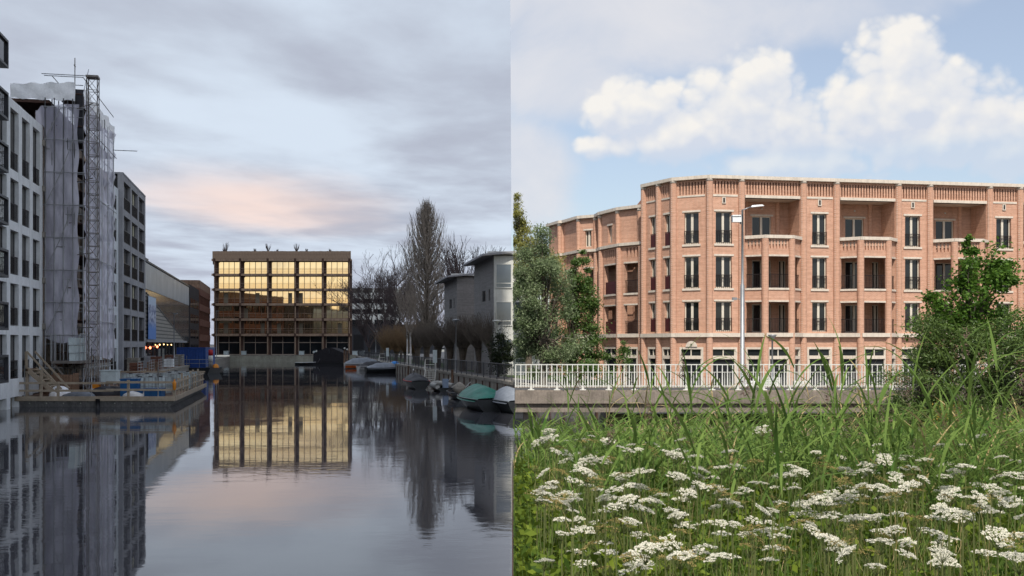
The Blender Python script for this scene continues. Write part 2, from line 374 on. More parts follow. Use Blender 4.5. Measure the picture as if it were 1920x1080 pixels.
KX = -14.9; KS = -.22                         # left facade line  X = KX + KS * Y
def LX(D, p=0): return KX + KS * D + p * 1.024
TH = math.atan2(1, KS); CL = math.cos(TH); SL = math.sin(TH)
Y0 = 46.0
def sL(D): return (D - Y0) / SL
def QX(D):                                    # right quay line
    pts = [(-60, 30.5), (47, 4.4), (64.6, -.13), (128, -15), (203, -30.9), (260, -43)]
    for (a, x), (b, y) in zip(pts, pts[1:]):
        if D <= b: return x + (y - x) * (D - a) / (b - a)
QZ = 1.09
g = MB()
# left land, end land, right land, far land: one sheet that reaches the horizon
def poly(pts, z): g.add([(x, y, z) for x, y in pts], [tuple(range(len(pts)))])
poly([(-5500, -300), (LX(-300, -.4), -300), (LX(76, -.4), 76), (LX(76, 3.5), 76), (LX(203.2, 3.5), 203.2), (-5500, 203.2)], 1.0)
poly([(-5500, 203.2), (QX(203.2), 203.2), (QX(260), 260), (60, 5900), (-5500, 5900)], 1.3)
poly([(QX(64.6), 64.6), (5.0, 64.6), (5.0, 79), (-3, 79), (QX(128) + 12, 128), (QX(203.2) + 12, 203.2), (QX(260) + 12, 260), (QX(260), 260), (QX(203.2), 203.2), (QX(128), 128)], QZ)
poly([(4.5, 47.1), (60, 47.1), (400, 60), (5500, 60), (5500, 5900), (60, 5900), (QX(260) + 12, 260), (QX(203.2) + 12, 203.2), (QX(128) + 12, 128), (-3, 79), (5, 79), (5.0, 64.6), (QX(60) + .5, 60)], .3)
tag(g.build('ground', M['paving']), kind='structure')
# strips on the right quay
def strip(name, d0, d1, off0, off1, z, mt, kind='structure', n=12):
    mb = MB(); vs = []
    for i in range(n + 1):
        D = d0 + (d1 - d0) * i / n; vs += [(QX(D) + off0, D, z), (QX(D) + off1, D, z)]
    mb.add(vs, [(2 * i, 2 * i + 1, 2 * i + 3, 2 * i + 2) for i in range(n)]); return tag(mb.build(name, mt), kind=kind)
strip('path', 64.8, 203, .35, 2.2, QZ + .004, M['paving'])
strip('verge', 64.8, 203, 2.2, 6.5, QZ + .008, M['grassg'])
# quay walls
def quay_wall(name, label, pts, zt, th, mt, boards=None):
    t = thing(name, label, 'quay wall')
    for (x0, y0), (x1, y1) in zip(pts, pts[1:]):
        L = math.hypot(x1 - x0, y1 - y0); rz = math.atan2(y1 - y0, x1 - x0)
        MB().box(0, L, 0, th, -.6, zt - .16).build('wall', mt, t, (x0, y0, 0), rz)
        MB().box(0, L, -.05, th + .08, zt - .16, zt + .03).build('capping', M['conc_old'], t, (x0, y0, 0), rz)
        if boards:
            nb = int(L / boards); me = cached(('pile', name), lambda: MB().box(-.09, .09, -.07, .0, -.5, zt - .2).mesh('pile', M['wood_dark']))
            for i in range(nb): place('pile', me, t, (x0 + (x1 - x0) * (i + .5) / nb, y0 + (y1 - y0) * (i + .5) / nb, 0), rz)
    return t
quay_wall('quay_wall', 'old stained quay wall below the railing where small boats moor', [(QX(203), 203), (QX(128), 128), (QX(64.6), 64.6), (QX(47.2), 47.2)], QZ, .4, M['conc_old'], 2.4)
quay_wall('quay_wall', 'pale low quay wall under the timber gridded building', [(LX(203.2, 3.5), 203.2), (QX(203.2), 203.2)], 1.33, .4, mat('pale_quay', (.36, .35, .28), .9, var=.3, scale=.6, streak=.4))
quay_wall('quay_wall', 'concrete quay edge in front of the dark framed building and glass hall', [(LX(76, 3.5), 76), (LX(203.2, 3.5), 203.2)][::1], 1.02, .35, M['conc_old'])
quay_wall('quay_wall', 'dark wall at the water under the concrete framed building', [(LX(-60, -.35), -60), (LX(76, -.35), 76)][::1], .98, .3, M['conc_old'])

# ================================================================ left bank buildings
def left(name, label, cat, **k): return thing(name, label, cat, loc=(LX(Y0), Y0, 0), rz=TH, **k)
def rail_mesh(L, h, n, top=.05, bar=.02, m='iron'):
    def f():
        mb = MB(); mb.box(0, L, -.02, .02, h - top, h); mb.box(0, L, -.015, .015, .04, .08)
        for i in range(n + 1):
            x = L * i / n; mb.box(x - bar / 2, x + bar / 2, -bar / 2, bar / 2, .06, h - .02)
        return mb.mesh('railing', M[m])
    return cached(('rail', round(L, 2), round(h, 2), n, m), f)
def frame_facade(root, s0, s1, zs, nb, colw, beamh, depth, mc, mrec, p=0, zb=None, pane='left_glass', rail=1.0, mull=1, lit=()):
    bw = (s1 - s0) / nb
    zlo = zb if zb is not None else zs[0]
    cm = MB().box(-colw / 2, colw / 2, 0, depth, zlo, zs[-1]).mesh('column', mc)
    for i in range(nb + 1): place('column', cm, root, (s0 + i * bw, -p, 0))
    for k, z in enumerate(zs):
        MB().box(s0 - colw / 2 + .01, s1 + colw / 2 - .01, -p + .015, depth - p, z - beamh, z).build('beam', mc, root)
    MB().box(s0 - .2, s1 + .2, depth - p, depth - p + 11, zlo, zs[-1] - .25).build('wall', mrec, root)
    for k in range(len(zs) - 1):
        z0, z1 = zs[k], zs[k + 1] - beamh; h = z1 - z0
        for i in range(nb):
            a = s0 + i * bw + colw / 2; wd = bw - colw
            fr = cached(('lw', round(wd, 2), round(h, 2), mull, mc.name), lambda: window_frame(wd, h, mull))
            wnd = place('window', fr, root, (a, depth - p - .14, z0))
            pm = cached(('lp', round(wd, 2), round(h, 2), pane), lambda: MB().box(.05, wd - .05, .02, .05, .05, h - .05).mesh('pane', M[pane]))
            place('pane', pm, wnd)
            if lit == 'mid' and i == nb // 2:
                place('curtain', cached(('cur', round(wd, 2), round(h, 2)), lambda: curtain(wd, h)), wnd)
            if rail: place('railing', rail_mesh(wd, rail, max(4, int(wd / .13))), root, (a, -p + .07, z0))
def window_frame(wd, h, mull):
    mb = MB(); t = .06
    mb.box(0, t, 0, .08, 0, h).box(wd - t, wd, 0, .08, 0, h).box(t, wd - t, 0, .08, 0, t).box(t, wd - t, 0, .08, h - t, h)
    for i in range(mull):
        x = wd * (i + 1) / (mull + 1); mb.box(x - t / 2, x + t / 2, 0.002, .08, t, h - t)
    return mb.mesh('window', M['dkgrey'])
def curtain(wd, h):
    mb = MB(); n = 9
    for i in range(n):
        if i % 3 == 2: continue
        x = .07 + (wd - .14) * i / n; mb.box(x, x + (wd - .14) / n * .7, -.004, .018, .1, h - .1)
    return mb.mesh('curtain', mat('curtain', (.50, .47, .33), .8))
# concrete framed building
t = left('concrete_building', 'pale concrete frame building with tall recessed openings rising from the water', 'building')
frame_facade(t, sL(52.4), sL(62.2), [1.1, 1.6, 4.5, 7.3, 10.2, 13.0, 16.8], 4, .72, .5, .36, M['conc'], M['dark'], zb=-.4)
# neighbour with black boxes
t = left('apartment_building', 'apartment block at the frame edge with black box bays stacked on it', 'building')
MB().box(sL(40), sL(52.0), .1, 12, -.4, 20.5).build('wall', M['conc_dark'], t)
MB().box(sL(51.6), sL(52.1), -.1, .6, -.4, 17.2).build('pier', M['conc'], t)
bx = MB().box(0, 4.2, -.85, .1, 0, .12).box(0, 4.2, -.85, .1, 1.28, 1.4).box(4.1, 4.2, -.85, .1, .12, 1.28).box(0, .1, -.85, .1, .12, 1.28).box(.1, 4.1, -.72, .1, .12, 1.28).mesh('bay_box', M['dkgrey'])
for i in range(7):
    b = place('bay_box', bx, t, (sL(51.5) - 4.2, 0, 17.4 - i * 2.64))
    place('pane', cached('bayglass', lambda: MB().box(.3, 3.9, -.745, -.725, .2, 1.2).mesh('pane', M['glass'])), b)
# building under the scaffold
t = left('masonry_building', 'half built brown masonry block hidden behind scaffold netting', 'building')
ops = [(sL(62.4) + 1.2 + i * 2.6, sL(62.4) + 2.6 + i * 2.6, z, z + 1.9) for i in range(9) for z in (2.2, 5., 7.8, 10.6, 13.4)]
wall(MB(), sL(62.4), sL(85.8), .6, 17.6, ops, 0, .4).build('wall', mat('raw_masonry', (.30, .235, .185), .95, var=.5, scale=.9, bump=.03), t)
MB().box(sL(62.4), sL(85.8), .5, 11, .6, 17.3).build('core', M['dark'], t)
for z in (1.6, 4.4, 7.2, 10., 12.8, 15.6): MB().box(sL(62.35), sL(85.8), -.12, .0, z, z + .35).build('slab', M['conc_old'], t)
# white strip and dark framed building
t = left('white_building', 'narrow white concrete facade strip with one stack of windows', 'building')
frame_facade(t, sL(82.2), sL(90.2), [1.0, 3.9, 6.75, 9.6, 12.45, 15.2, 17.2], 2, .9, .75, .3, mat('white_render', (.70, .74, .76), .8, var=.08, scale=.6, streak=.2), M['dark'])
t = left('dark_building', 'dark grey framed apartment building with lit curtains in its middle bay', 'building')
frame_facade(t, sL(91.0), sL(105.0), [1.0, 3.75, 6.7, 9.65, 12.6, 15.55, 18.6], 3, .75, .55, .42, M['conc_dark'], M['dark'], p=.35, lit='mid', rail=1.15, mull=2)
MB().box(sL(90.8), sL(105.3), -.38, 11, 18.6, 18.75).build('coping', M['conc_dark'], t)
# glass hall with gridded triangle
t = left('glass_hall', 'long glass fronted hall with a sloping tiled triangle on its side', 'building')
hall_glass = glass_mat('hall_glass', (.30, .36, .41), .35, 0, .02, .25, spec=.12, c2=(.38, .44, .49))  # upper panes: pale sky reflection put into the base colour
hall_dark = glass_mat('hall_reflection_glass', (.085, .10, .11), .12, 0, .03, .4, spec=.3, c2=(.16, .165, .16))  # lower panes: dark mirrored surroundings put into the base colour
S0, S1 = sL(106), sL(156)
MB().box(S0, S1, .05, 14, 1, 12.2).build('core', M['dkgrey'], t)
npan = 14
for i in range(npan):
    a = S0 + (S1 - S0) * i / npan; b = S0 + (S1 - S0) * (i + 1) / npan - .06
    for z0, z1, hm in ((4.0, 7.4, hall_dark), (7.44, 9.3, hall_dark), (9.36, 12.1, hall_glass)): MB().box(a, b, -.02, .04, z0, z1).build('panel', hm, t)
gm = bpy.data.materials.new('tile_grid'); gm.use_nodes = True; T_ = NT(gm.node_tree)
o_ = T_.n('ShaderNodeTexCoord').outputs['Object']; s_ = T_.n('ShaderNodeSeparateXYZ', i_0=o_)
br = T_.n('ShaderNodeTexBrick', i_Color1=(.30, .29, .26, 1), i_Color2=(.36, .345, .31, 1), i_Mortar=(.04, .04, .045, 1), i_Scale=1.0, offset=0.0)
T_.link(T_.n('ShaderNodeCombineXYZ', i_0=s_.outputs[0], i_1=s_.outputs[2]).outputs[0], br.inputs['Vector']); br.inputs['Brick Width'].default_value = .95; br.inputs['Row Height'].default_value = .42; br.inputs['Mortar Size'].default_value = .07
pr = T_.n('ShaderNodeBsdfPrincipled', i_Base_Color=br.outputs[0], i_Roughness=.5); T_.link(pr.outputs[0], T_.n('ShaderNodeOutputMaterial').inputs[0])
e1 = sL(146)
MB().yprism([(S0, 3.9), (e1, 3.9), (S0, 8.7)], -.34, -.05).build('tiled_triangle', gm, t)
MB().bar((e1, -.2, 3.92), (S0, -.2, 8.8), .4, .16).build('edge_trim', M['dkgrey'], t)
MB().box(S0, S1, -.02, .045, 1.0, 3.9).build('ground_floor_glazing', M['glass'], t)
MB().box(S0 - .1, e1 + 2, -.5, .05, 3.7, 3.95).build('canopy_edge', M['conc_dark'], t)
for i in range(11): MB().box(S0 + i * 4, S0 + i * 4 + .14, -.12, -.03, 1, 3.7).build('mullion', M['dkgrey'], t)
MB().box(S0 - .05, S1, -.1, 14, 12.2, 12.4).build('roof_edge', M['dkgrey'], t)
MB().box(sL(121), sL(126), 2, 6, 12.4, 13.9).build('roof_plant_box', M['dkgrey'], t)
MB().box(sL(140), sL(146), 2, 6, 12.4, 13.5).build('roof_plant_box', M['dkgrey'], t)
warm = emit_mat('warm_lamp', (1, .62, .25), 5); redl = emit_mat('red_lamp', (1, .22, .10), 5)
for i, (D, z, m_) in enumerate(((109.8, 3.1, redl), (115.8, 3.2, redl), (118, 3.4, warm), (122, 3.45, warm), (130, 3.4, warm))):
    lm = tag(MB().lathe([(.01, -.16 if m_ is redl else -.08), (.15 if m_ is redl else .08, 0), (.01, .16 if m_ is redl else .08)], 8).build('hanging_lamp', m_, None, (LX(D, .25), D, z)),
        'glowing red globe lamp under the tiled canopy of the glass hall' if m_ is redl else 'small warm lamp under the canopy of the glass hall', 'lamp', 'red globe lamps of the hall' if m_ is redl else 'warm lamps of the hall')
    MB().tube([(0, 0, .0), (0, 0, 3.72 - z)], .012, 4).build('cord', M['black'], lm)
# banner
bm_ = bpy.data.materials.new('banner_print'); bm_.use_nodes = True; T_ = NT(bm_.node_tree)
o_ = T_.n('ShaderNodeTexCoord').outputs['Object']; s_ = T_.n('ShaderNodeSeparateXYZ', i_0=o_)
c_ = T_.mix(T_.smooth(T_.noise(o_, 1.8, 3, .6), .46, .56), (.50, .55, .66), (.10, .13, .28)); c_ = T_.mix(T_.smooth(s_.outputs[2], 2.2, 1.0), c_, (.10, .24, .60))
c_ = T_.mix(T_.smooth(s_.outputs[2], 3.6, 3.7), c_, (.50, .60, .72)); pr = T_.n('ShaderNodeBsdfPrincipled', i_Base_Color=c_, i_Roughness=.6); T_.link(pr.outputs[0], T_.n('ShaderNodeOutputMaterial').inputs[0])
bn = tag(MB().box(0, 6.2, -.05, .0, 0, 4.5).build('banner', bm_, None, (LX(106.3, .5), 106.3, 4.0), TH), 'blue and white printed banner hung on the tiled triangle', 'banner')
MB().tube([(0, -.03, 4.52), (6.2, -.03, 4.52)], .04, 6).build('pole', M['steel'], bn)
# buildings further along
t = left('dark_brick_building', 'black brick block between the glass hall and red brown offices', 'building')
MB().box(sL(156.3), sL(172.5), -.1, 12, 1, 12.6).build('wall', M['darkbrick'], t)
wm = MB().box(0, 2.0, -.12, -.1, 0, 1.4).mesh('window', M['glass'])
for i in range(5):
    for z in (2, 4.4, 6.8, 9.2): place('window', wm, t, (sL(157.5) + i * 3, 0, z))
t = left('office_building', 'red brown brick office block with ribbon windows beside the timber building', 'building')
for k, z in enumerate((1, 4, 6.6, 9.2, 11.8)):
    MB().box(sL(173), sL(197), -.2, 14, z, z + 1.15).build('spandrel', M['redbrick'], t)
    if k < 4:
        MB().box(sL(173.4), sL(196.6), .0, 13.5, z + 1.15, (4, 6.6, 9.2, 11.8)[k]).build('ribbon_glazing', M['glass'], t)
        for i in range(9): MB().box(sL(173) + i * 3, sL(173) + i * 3 + .4, -.15, .05, z + 1.15, (4, 6.6, 9.2, 11.8)[k]).build('pier', M['redbrick'], t)
MB().box(sL(173), sL(197), -.2, 14, 12.95, 14.3).build('parapet', M['wood'], t)

# ================================================================ scaffold
def net_mat():
    m = bpy.data.materials.new('debris_netting'); m.use_nodes = True; T = NT(m.node_tree)
    o = T.n('ShaderNodeTexCoord').outputs['Object']
    mp = T.n('ShaderNodeMapping'); T.link(o, mp.inputs[0]); mp.inputs['Scale'].default_value = (1, 1, .25)
    f = T.noise(mp.outputs[0], .9, 5, .6)
    p = T.n('ShaderNodeBsdfPrincipled', i_Base_Color=T.mix(T.smooth(f, .35, .65), (.58, .57, .68), (.78, .77, .86)), i_Roughness=.8)
    tr = T.n('ShaderNodeBsdfTransparent'); fac = T.math('ADD', .58, T.math('MULTIPLY', T.smooth(f, .35, .7), .28))
    mx = T.n('ShaderNodeMixShader', i_0=fac); T.link(tr.outputs[0], mx.inputs[1]); T.link(p.outputs[0], mx.inputs[2])
    bn = T.n('ShaderNodeBump', i_Strength=.7, i_Distance=.12); T.link(f, bn.inputs['Height']); T.link(bn.outputs[0], p.inputs['Normal'])
    T.link(mx.outputs[0], T.n('ShaderNodeOutputMaterial').inputs[0]); return m
NET = net_mat()
t = left('scaffold', 'tall netted scaffold with white sheeting round its top', 'scaffold')
a0, a1 = sL(62.9), sL(74.0); PO = -2.25
lv = [1.0 + 2.0 * i for i in range(10)]
st = MB().tube([(0, 0, .2), (0, 0, 19.0)], .032, 6).mesh('standard', M['steel'])
ns = 7
for i in range(ns):
    s = a0 + (a1 - a0) * i / (ns - 1)
    for y in (-.45, PO): place('standard', st, t, (s, y, 0))
place('standard', st, t, (a0, -1.35, 0)); place('standard', st, t, (a0, -1.75, 0))
for z in lv:
    for y in (-.45, PO):
        MB().tube([(a0, y, z + 1), (a1, y, z + 1)], .027, 5).build('ledger', M['steel'], t)
    MB().tube([(a0, 0, z + 1), (a0, PO, z + 1)], .027, 5).build('transom', M['steel'], t)
    MB().tube([(a0, 0, z + .5), (a0, PO, z + .5)], .027, 5).build('transom', M['steel'], t)
    for i in range(ns - 1):
        b0 = a0 + (a1 - a0) * i / (ns - 1) + .02; b1 = a0 + (a1 - a0) * (i + 1) / (ns - 1) - .02
        place('deck_board', cached('sdeck', lambda: MB().box(0, b1 - b0, 0, 1.6, -.06, 0).mesh('deck_board', M['wood_dark'])), t, (b0, PO + .1, z))
    MB().tube([(a0, PO, z), (a0 + 1.9, PO + .02, z + 2)], .022, 5).build('brace', M['steel'], t)
def netf(fn, nu, nv, name='netting'): MB().grid(fn, nu, nv).build(name, NET, t)
def bulge(u, v, k): return .07 * math.sin(u * 9 + k) * math.sin(v * 23 + k * 2) + .05 * math.sin(v * 41 + u * 7)
netf(lambda u, v: (a0 - .06 + bulge(u, v, 1), -.02 - 1.95 * u + .06 * math.sin(v * 30), 3.9 + 14.4 * v - .35 * (1 - v) * math.sin(u * 3) + (.0 if u > .5 else -.3 * v * (1 - 2 * u))), 8, 40)
for k in range(3):
    z0, z1 = 2.6 + k * 5.3, 2.6 + k * 5.3 + 5.4
    netf(lambda u, v: (a0 + .12 + .1 * math.sin(v * 5 + k) + (a1 - a0 - .1) * u, PO - .06 + bulge(u, v, k), z0 + (z1 - z0) * v + .15 * math.sin(u * 6 + k)), 24, 14)
netf(lambda u, v: (a0 - .1 - 1.2 * u, -.1 + .3 * u, 16.6 + 1.2 * v + .25 * math.sin(u * 5)), 6, 4)
MB().grid(lambda u, v: (a0 - .12 + .05 * math.sin(u * 17 + v * 6), 1.9 + (PO - 1.9 + .45) * u, 18.5 + 1.15 * v * (1 - .25 * (1 - u)) + .05 * math.sin(u * 23)), 16, 4).build('white_sheeting', M['sheet'], t)
MB().grid(lambda u, v: (a0 + .2 + (a1 - a0) * u, PO - .02 + .05 * math.sin(u * 31), 18.2 + (1.15 + .12 * math.sin(u * 19)) * v), 24, 3).build('white_sheeting', M['sheet'], t)
MB().box(a0 - .05, a1, -.3, 3, 18.3, 18.5).build('roof_deck', M['wood_dark'], t)
MB().grid(lambda u, v: (a0 + .15 + .08 * math.sin(v * 20), PO + .5 - .5 * u, 15.9 + 3.4 * v), 3, 8).build('torn_sheet', M['tarp_dark'], t)
MB().tube([(a0 + .1, PO + .5, 18.9), (a0 + .1, PO + .5, 21.2)], .03, 5).tube([(a0 - .15, PO + .5, 20.7), (a0 + .3, PO + .5, 20.7)], .03, 5).build('mast_rod', M['dsteel'], t)
MB().tube([(a1, PO, 17.6), (a1 + .3, PO - 1.6, 17.65)], .03, 5).build('outrigger', M['steel'], t)
for y in (-.1, -.62, -1.15, -1.68): MB().tube([(a0 - .2, y, .4), (a0 - .2, y, 18.6)], .034, 6).build('standard', M['steel'], t)
for z in lv: MB().tube([(a0 - .23, .1, z + 1.05), (a0 - .23, PO - .2, z + 1.05)], .028, 5).build('transom', M['steel'], t)
for k, z in enumerate(lv[1:8]): MB().tube([(a0 - .25, -.1 - .9 * (k % 2), z + 1), (a0 - .25, -1.0 - .7 * (k % 2), z + 3)], .024, 5).build('brace', M['steel'], t)
for i in range(5):
    s = a0 + (a1 - a0) * (i + .5) / 5; MB().tube([(s, PO - .16, 1.5), (s, PO - .16, 18.6)], .03, 5).build('standard', M['steel'], t)
for z in lv[2::2]: MB().tube([(a0 - .2, PO - .2, z), (a1, PO - .2, z)], .026, 5).build('ledger', M['steel'], t)
for z in (2.6,):
    MB().box(a0 + .1, a1, PO + .1, -.3, 2.2, 2.35).build('loading_platform', M['wood_dark'], t)
# hoist mast and cage
D_ = 61.0; t = left('hoist_mast', 'tall rusty lattice hoist mast standing before the scaffold', 'hoist')
s = sL(D_); y = -3.15; hw = .3
for dx in (-hw, hw):
    for dy in (-hw, hw): MB().tube([(s + dx, y + dy, .5), (s + dx, y + dy, 19.5)], .028, 6).build('mast_rail', M['dsteel'], t)
for i in range(25):
    z = .8 + i * .78
    mb = MB()
    for (x0, y0), (x1, y1) in (((-hw, -hw), (hw, -hw)), ((hw, -hw), (hw, hw)), ((hw, hw), (-hw, hw)), ((-hw, hw), (-hw, -hw))):
        mb.tube([(s + x0, y + y0, z), (s + x1, y + y1, z)], .02, 4)
        if i < 24: mb.tube([(s + x0, y + y0, z), (s + x1, y + y1, z + .78)], .014, 4)
    mb.build('lattice_bay', M['dsteel'], t)
for i, z in enumerate((4.5, 9, 13.5, 18)): MB().tube([(s, y, z), (s + 1.7, y + 1.2, z)], .03, 5).build('wall_tie', M['dsteel'], t)
MB().box(s - .35, s + .35, y - .35, y + .35, 19.5, 19.62).build('mast_head', M['dsteel'], t)
cg = left('hoist_platform', 'caged hoist platform loaded with white panels at the mast foot', 'hoist')
MB().box(s - 1.2, s + 2.6, y + .5, y + 2.1, 2.35, 2.5).build('platform', M['dsteel'], cg)
for sx in (-1.2, .05, 1.3, 2.6):
    for yy in (.5, 2.1): MB().tube([(s + sx, y + yy, 2.5), (s + sx, y + yy, 4.1)], .03, 5).build('post', M['steel'], cg)
for z in (3.0, 3.55, 4.1): MB().tube([(s - 1.2, y + .5, z), (s + 2.6, y + .5, z)], .025, 5).build('guard_rail', M['steel'], cg)
pm_ = MB().box(0, .95, 0, .35, 0, .44).mesh('panel', M['tankm'])
for i in range(3):
    for k in range(3): place('panel', pm_, cg, (s - 1.0 + i * 1.2, y + .8 + .02 * k, 2.5 + k * .47))
for sx in (-1, 2.4): MB().bar((s + sx, y + .6, .55), (s + sx, y + 2, 2.35), .1, .1).build('strut', M['dsteel'], cg)
# ================================================================ pontoon
PZ = .56
c00 = Vector((-27.75, 57)); c10 = Vector((-18.8, 57)); c11 = Vector((-22.75, 76)); c01 = Vector((-31.7, 76))
t = thing('pontoon', 'flat grey work pontoon with timber edge boards moored before the scaffold', 'pontoon')
lo = [(c00.x + .5, 57.3, -.35), (c10.x - .6, 57.3, -.35), (c11.x - .5, 75.5, -.35), (c01.x + .5, 75.5, -.35)]
hi = [(c00.x, 57, .34), (c10.x, 57, .34), (c11.x, 76, .34), (c01.x, 76, .34)]
MB().add(lo + hi, [(3, 2, 1, 0), (4, 5, 6, 7), (0, 1, 5, 4), (1, 2, 6, 5), (2, 3, 7, 6), (3, 0, 4, 7)]).build('hull', mat('pontoon_steel', (.28, .275, .265), .6, .2, var=.35, streak=.6), t)
ndk = 19
for i in range(ndk):
    f0, f1 = i / ndk, (i + .96) / ndk
    a, b = c00.lerp(c01, f0), c10.lerp(c11, f0); c, d = c10.lerp(c11, f1), c00.lerp(c01, f1)
    MB().prism([(a.x + .02, a.y), (b.x - .02, b.y), (c.x - .02, c.y), (d.x + .02, d.y)], .345, PZ - .04).build('deck_plank', M['wood'], t)
MB().box(c00.x - .02, c10.x + .05, 56.9, 56.97, .33, PZ + .03).build('edge_board', M['timber'], t)
ev = (c11 - c10); eL = ev.length; er = math.atan2(ev.y, ev.x)
MB().box(0, eL, -.08, -.01, .33, PZ + .03).build('edge_board', M['timber'], t, (c10.x, c10.y, 0), er)
for i in range(9): MB().tube([(c00.x + .9 + i * .95, 56.99, .2), (c00.x + .9 + i * .95, 56.95, .2)], .03, 6).build('bolt', M['white'], t)
MB().tube([(-23.0, 56.85, -.2), (-23.0, 56.85, .45)], .12, 8).build('fender', M['black'], t)
# timber railing
t = thing('pontoon_railing', 'timber and scaffold tube railing round the work pontoon', 'railing')
for z, wd in ((1.32, .12), (.90, .12)):
    MB().bar((c00.x - .3, 57.05, z), (-22.2, 57.05, z), .05, wd).build('rail', M['timber'], t)
    MB().bar((-22.6, 57.0, z + .05), (c10.x + .0, 57.0, z + .05), .05, wd).build('rail', M['timber'], t)
    for i in range(4):
        a = c10.lerp(c11, i / 4); b = c10.lerp(c11, (i + 1) / 4 - .01); MB().bar((a.x - .1, a.y, z), (b.x - .1, b.y, z), .05, wd * .8).build('rail', M['timber'], t)
for px, m_, zt in ((44, 'steel', 2.3), (75, 'timber', 1.4), (107, 'timber', 1.4), (170, 'steel', 3.3), (239, 'timber', 1.5), (295, 'steel', 2.2), (325, 'timber', 1.35)):
    x = (px - 960) / F * 57
    (MB().tube([(x, 57.12, .35), (x, 57.12, zt)], .03, 6) if m_ == 'steel' else MB().box(x - .06, x + .06, 57.08, 57.2, .5, zt)).build('post', M[m_], t)
for i in range(1, 12):
    a = c10.lerp(c11, i / 11.5); MB().box(a.x - .2, a.x - .1, a.y - .05, a.y + .05, .5, 1.5 + .25 * (i % 3 == 0)).build('post', M['timber'], t)
for i in range(5): a = c01.lerp(c11, (i + .5) / 5); MB().box(a.x - .05, a.x + .05, a.y - .15, a.y - .05, .5, 1.6).build('post', M['timber'], t)
MB().bar((c01.x + 1, 75.9, 1.45), (c11.x, 75.9, 1.45), .05, .1).build('rail', M['timber'], t)
# timber stair
t = thing('timber_stair', 'new timber stair with handrail leading up from the pontoon', 'stair')
p0 = P(107, 741, 58.2); p1 = P(50, 692, 58.2)
for dy in (0, 1.0):
    MB().bar(p0 + Vector((0, dy, 0)), p1 + Vector((0, dy, 0)), .06, .26).build('stringer', M['timber'], t)
    MB().bar(p0 + Vector((.25, dy, .35)), p1 + Vector((0, dy, 1.0)), .05, .1).build('handrail', M['timber'], t)
for f in (0, .5, 1): q = p0.lerp(p1, f); MB().box(q.x - .06, q.x + .06, q.y - .1, q.y - .0, q.z - (.2 if f else .1), q.z + .4 + .6 * f).build('post', M['timber'], t)
for i in range(8): q = p0.lerp(p1, (i + .5) / 8); MB().box(q.x - .14, q.x + .14, q.y + .04, q.y + .96, q.z + .02, q.z + .06).build('tread', M['timber'], t)
MB().box(p1.x - 1.0, p1.x + .1, p1.y - .1, p1.y + 1.3, p1.z - .12, p1.z + .02).build('landing', M['wood'], t)
for dx in (-.9, 0): MB().box(p1.x + dx - .06, p1.x + dx + .06, p1.y + .0, p1.y + .12, PZ - .05, p1.z - .1).build('post', M['timber'], t)
# sheet wall behind stair
mb = tag(MB().box(0, 2.3, -.06, .0, 0, 1.2).build('timber_hoarding', M['wood'], None, (-27.6, 59.8, PZ - .05)), 'short timber hoarding behind the new stair', 'hoarding')
for i in range(6): MB().box(.05 + i * .39, .40 + i * .39, -.09, -.06, .02, 1.1 + .1 * (i % 3)).build('plank', M['wood'], mb)
# tanks, crates, lumps
def tank():
    t = thing('liquid_tank', '', 'tank')
    MB().box(-.5, .5, -.6, .6, 0, .13).build('pallet', M['dsteel'], t)
    def f(u, v):
        a = u * 2 * math.pi; r = 1 / max(abs(math.cos(a)), abs(math.sin(a))) ** .85; k = .97 if v in (0, 1) else 1
        return (.47 * r * math.cos(a) * k, .57 * r * math.sin(a) * k, .14 + .92 * v)
    mb = MB().grid(f, 24, 6); n = 25; mb.add([f(i / 24, 1) for i in range(24)], [tuple(range(24))]); mb.build('tank_body', M['tankm'], t)
    MB().lathe([(.12, 1.05), (.12, 1.12), (.05, 1.13)], 10).build('cap', M['black'], t)
    mb = MB()
    for z in (.3, .55, .8, 1.06): mb.box(-.52, .52, -.625, -.60, z, z + .02).box(-.52, .52, .6, .625, z, z + .02).box(-.525, -.50, -.6, .6, z, z + .02).box(.5, .525, -.6, .6, z, z + .02)
    for i in range(6):
        x = -.5 + i * .2; mb.box(x - .01, x + .01, -.63, -.61, .1, 1.07).box(x - .01, x + .01, .61, .63, .1, 1.07)
        y = -.6 + i * .24; mb.box(-.53, -.51, y - .01, y + .01, .1, 1.07).box(.51, .53, y - .01, y + .01, .1, 1.07)
    mb.build('cage', M['steel'], t); return t
tk = tank(); first = True
for i, (px, D, rz) in enumerate(((245, 66, .1), (262, 59.4, -.05), (282, 59.5, .04), (301, 59.6, .0), (276, 66, .08), (318, 68, .1), (352, 70.5, -.2), (338, 65.5, -.2), (330, 72, 0))):
    o = tk if first else copy_tree(tk); first = False
    o.location = ((px - 960) / F * D, D, PZ - .045); o.rotation_euler = (0, 0, rz)
    tag(o, 'milky plastic liquid tank in a steel cage on the work pontoon', 'tank', 'caged liquid tanks on the pontoon')
for i, (px, D, w_, h_) in enumerate(((246, 58.7, 1.0, .95), (290, 58.0, .95, .45), (264, 58.2, .5, .4), (240, 63, .7, .7))):
    x = (px - 960) / F * D
    cr = tag(MB().box(-w_ / 2, w_ / 2, -.35, .35, 0, h_).build('blue_crate', M['bluebox'], None, (x, D, PZ - .045)), ['tall blue plastic crate beside the caged tanks', 'low wide blue plastic crate by the front pontoon rail', 'small blue crate between the caged tanks', 'blue crate standing behind the tanks'][i], 'crate')
    MB().box(-w_ / 2 - .03, w_ / 2 + .03, -.38, .38, h_, h_ + .05).build('lid', M['bluebox'], cr)
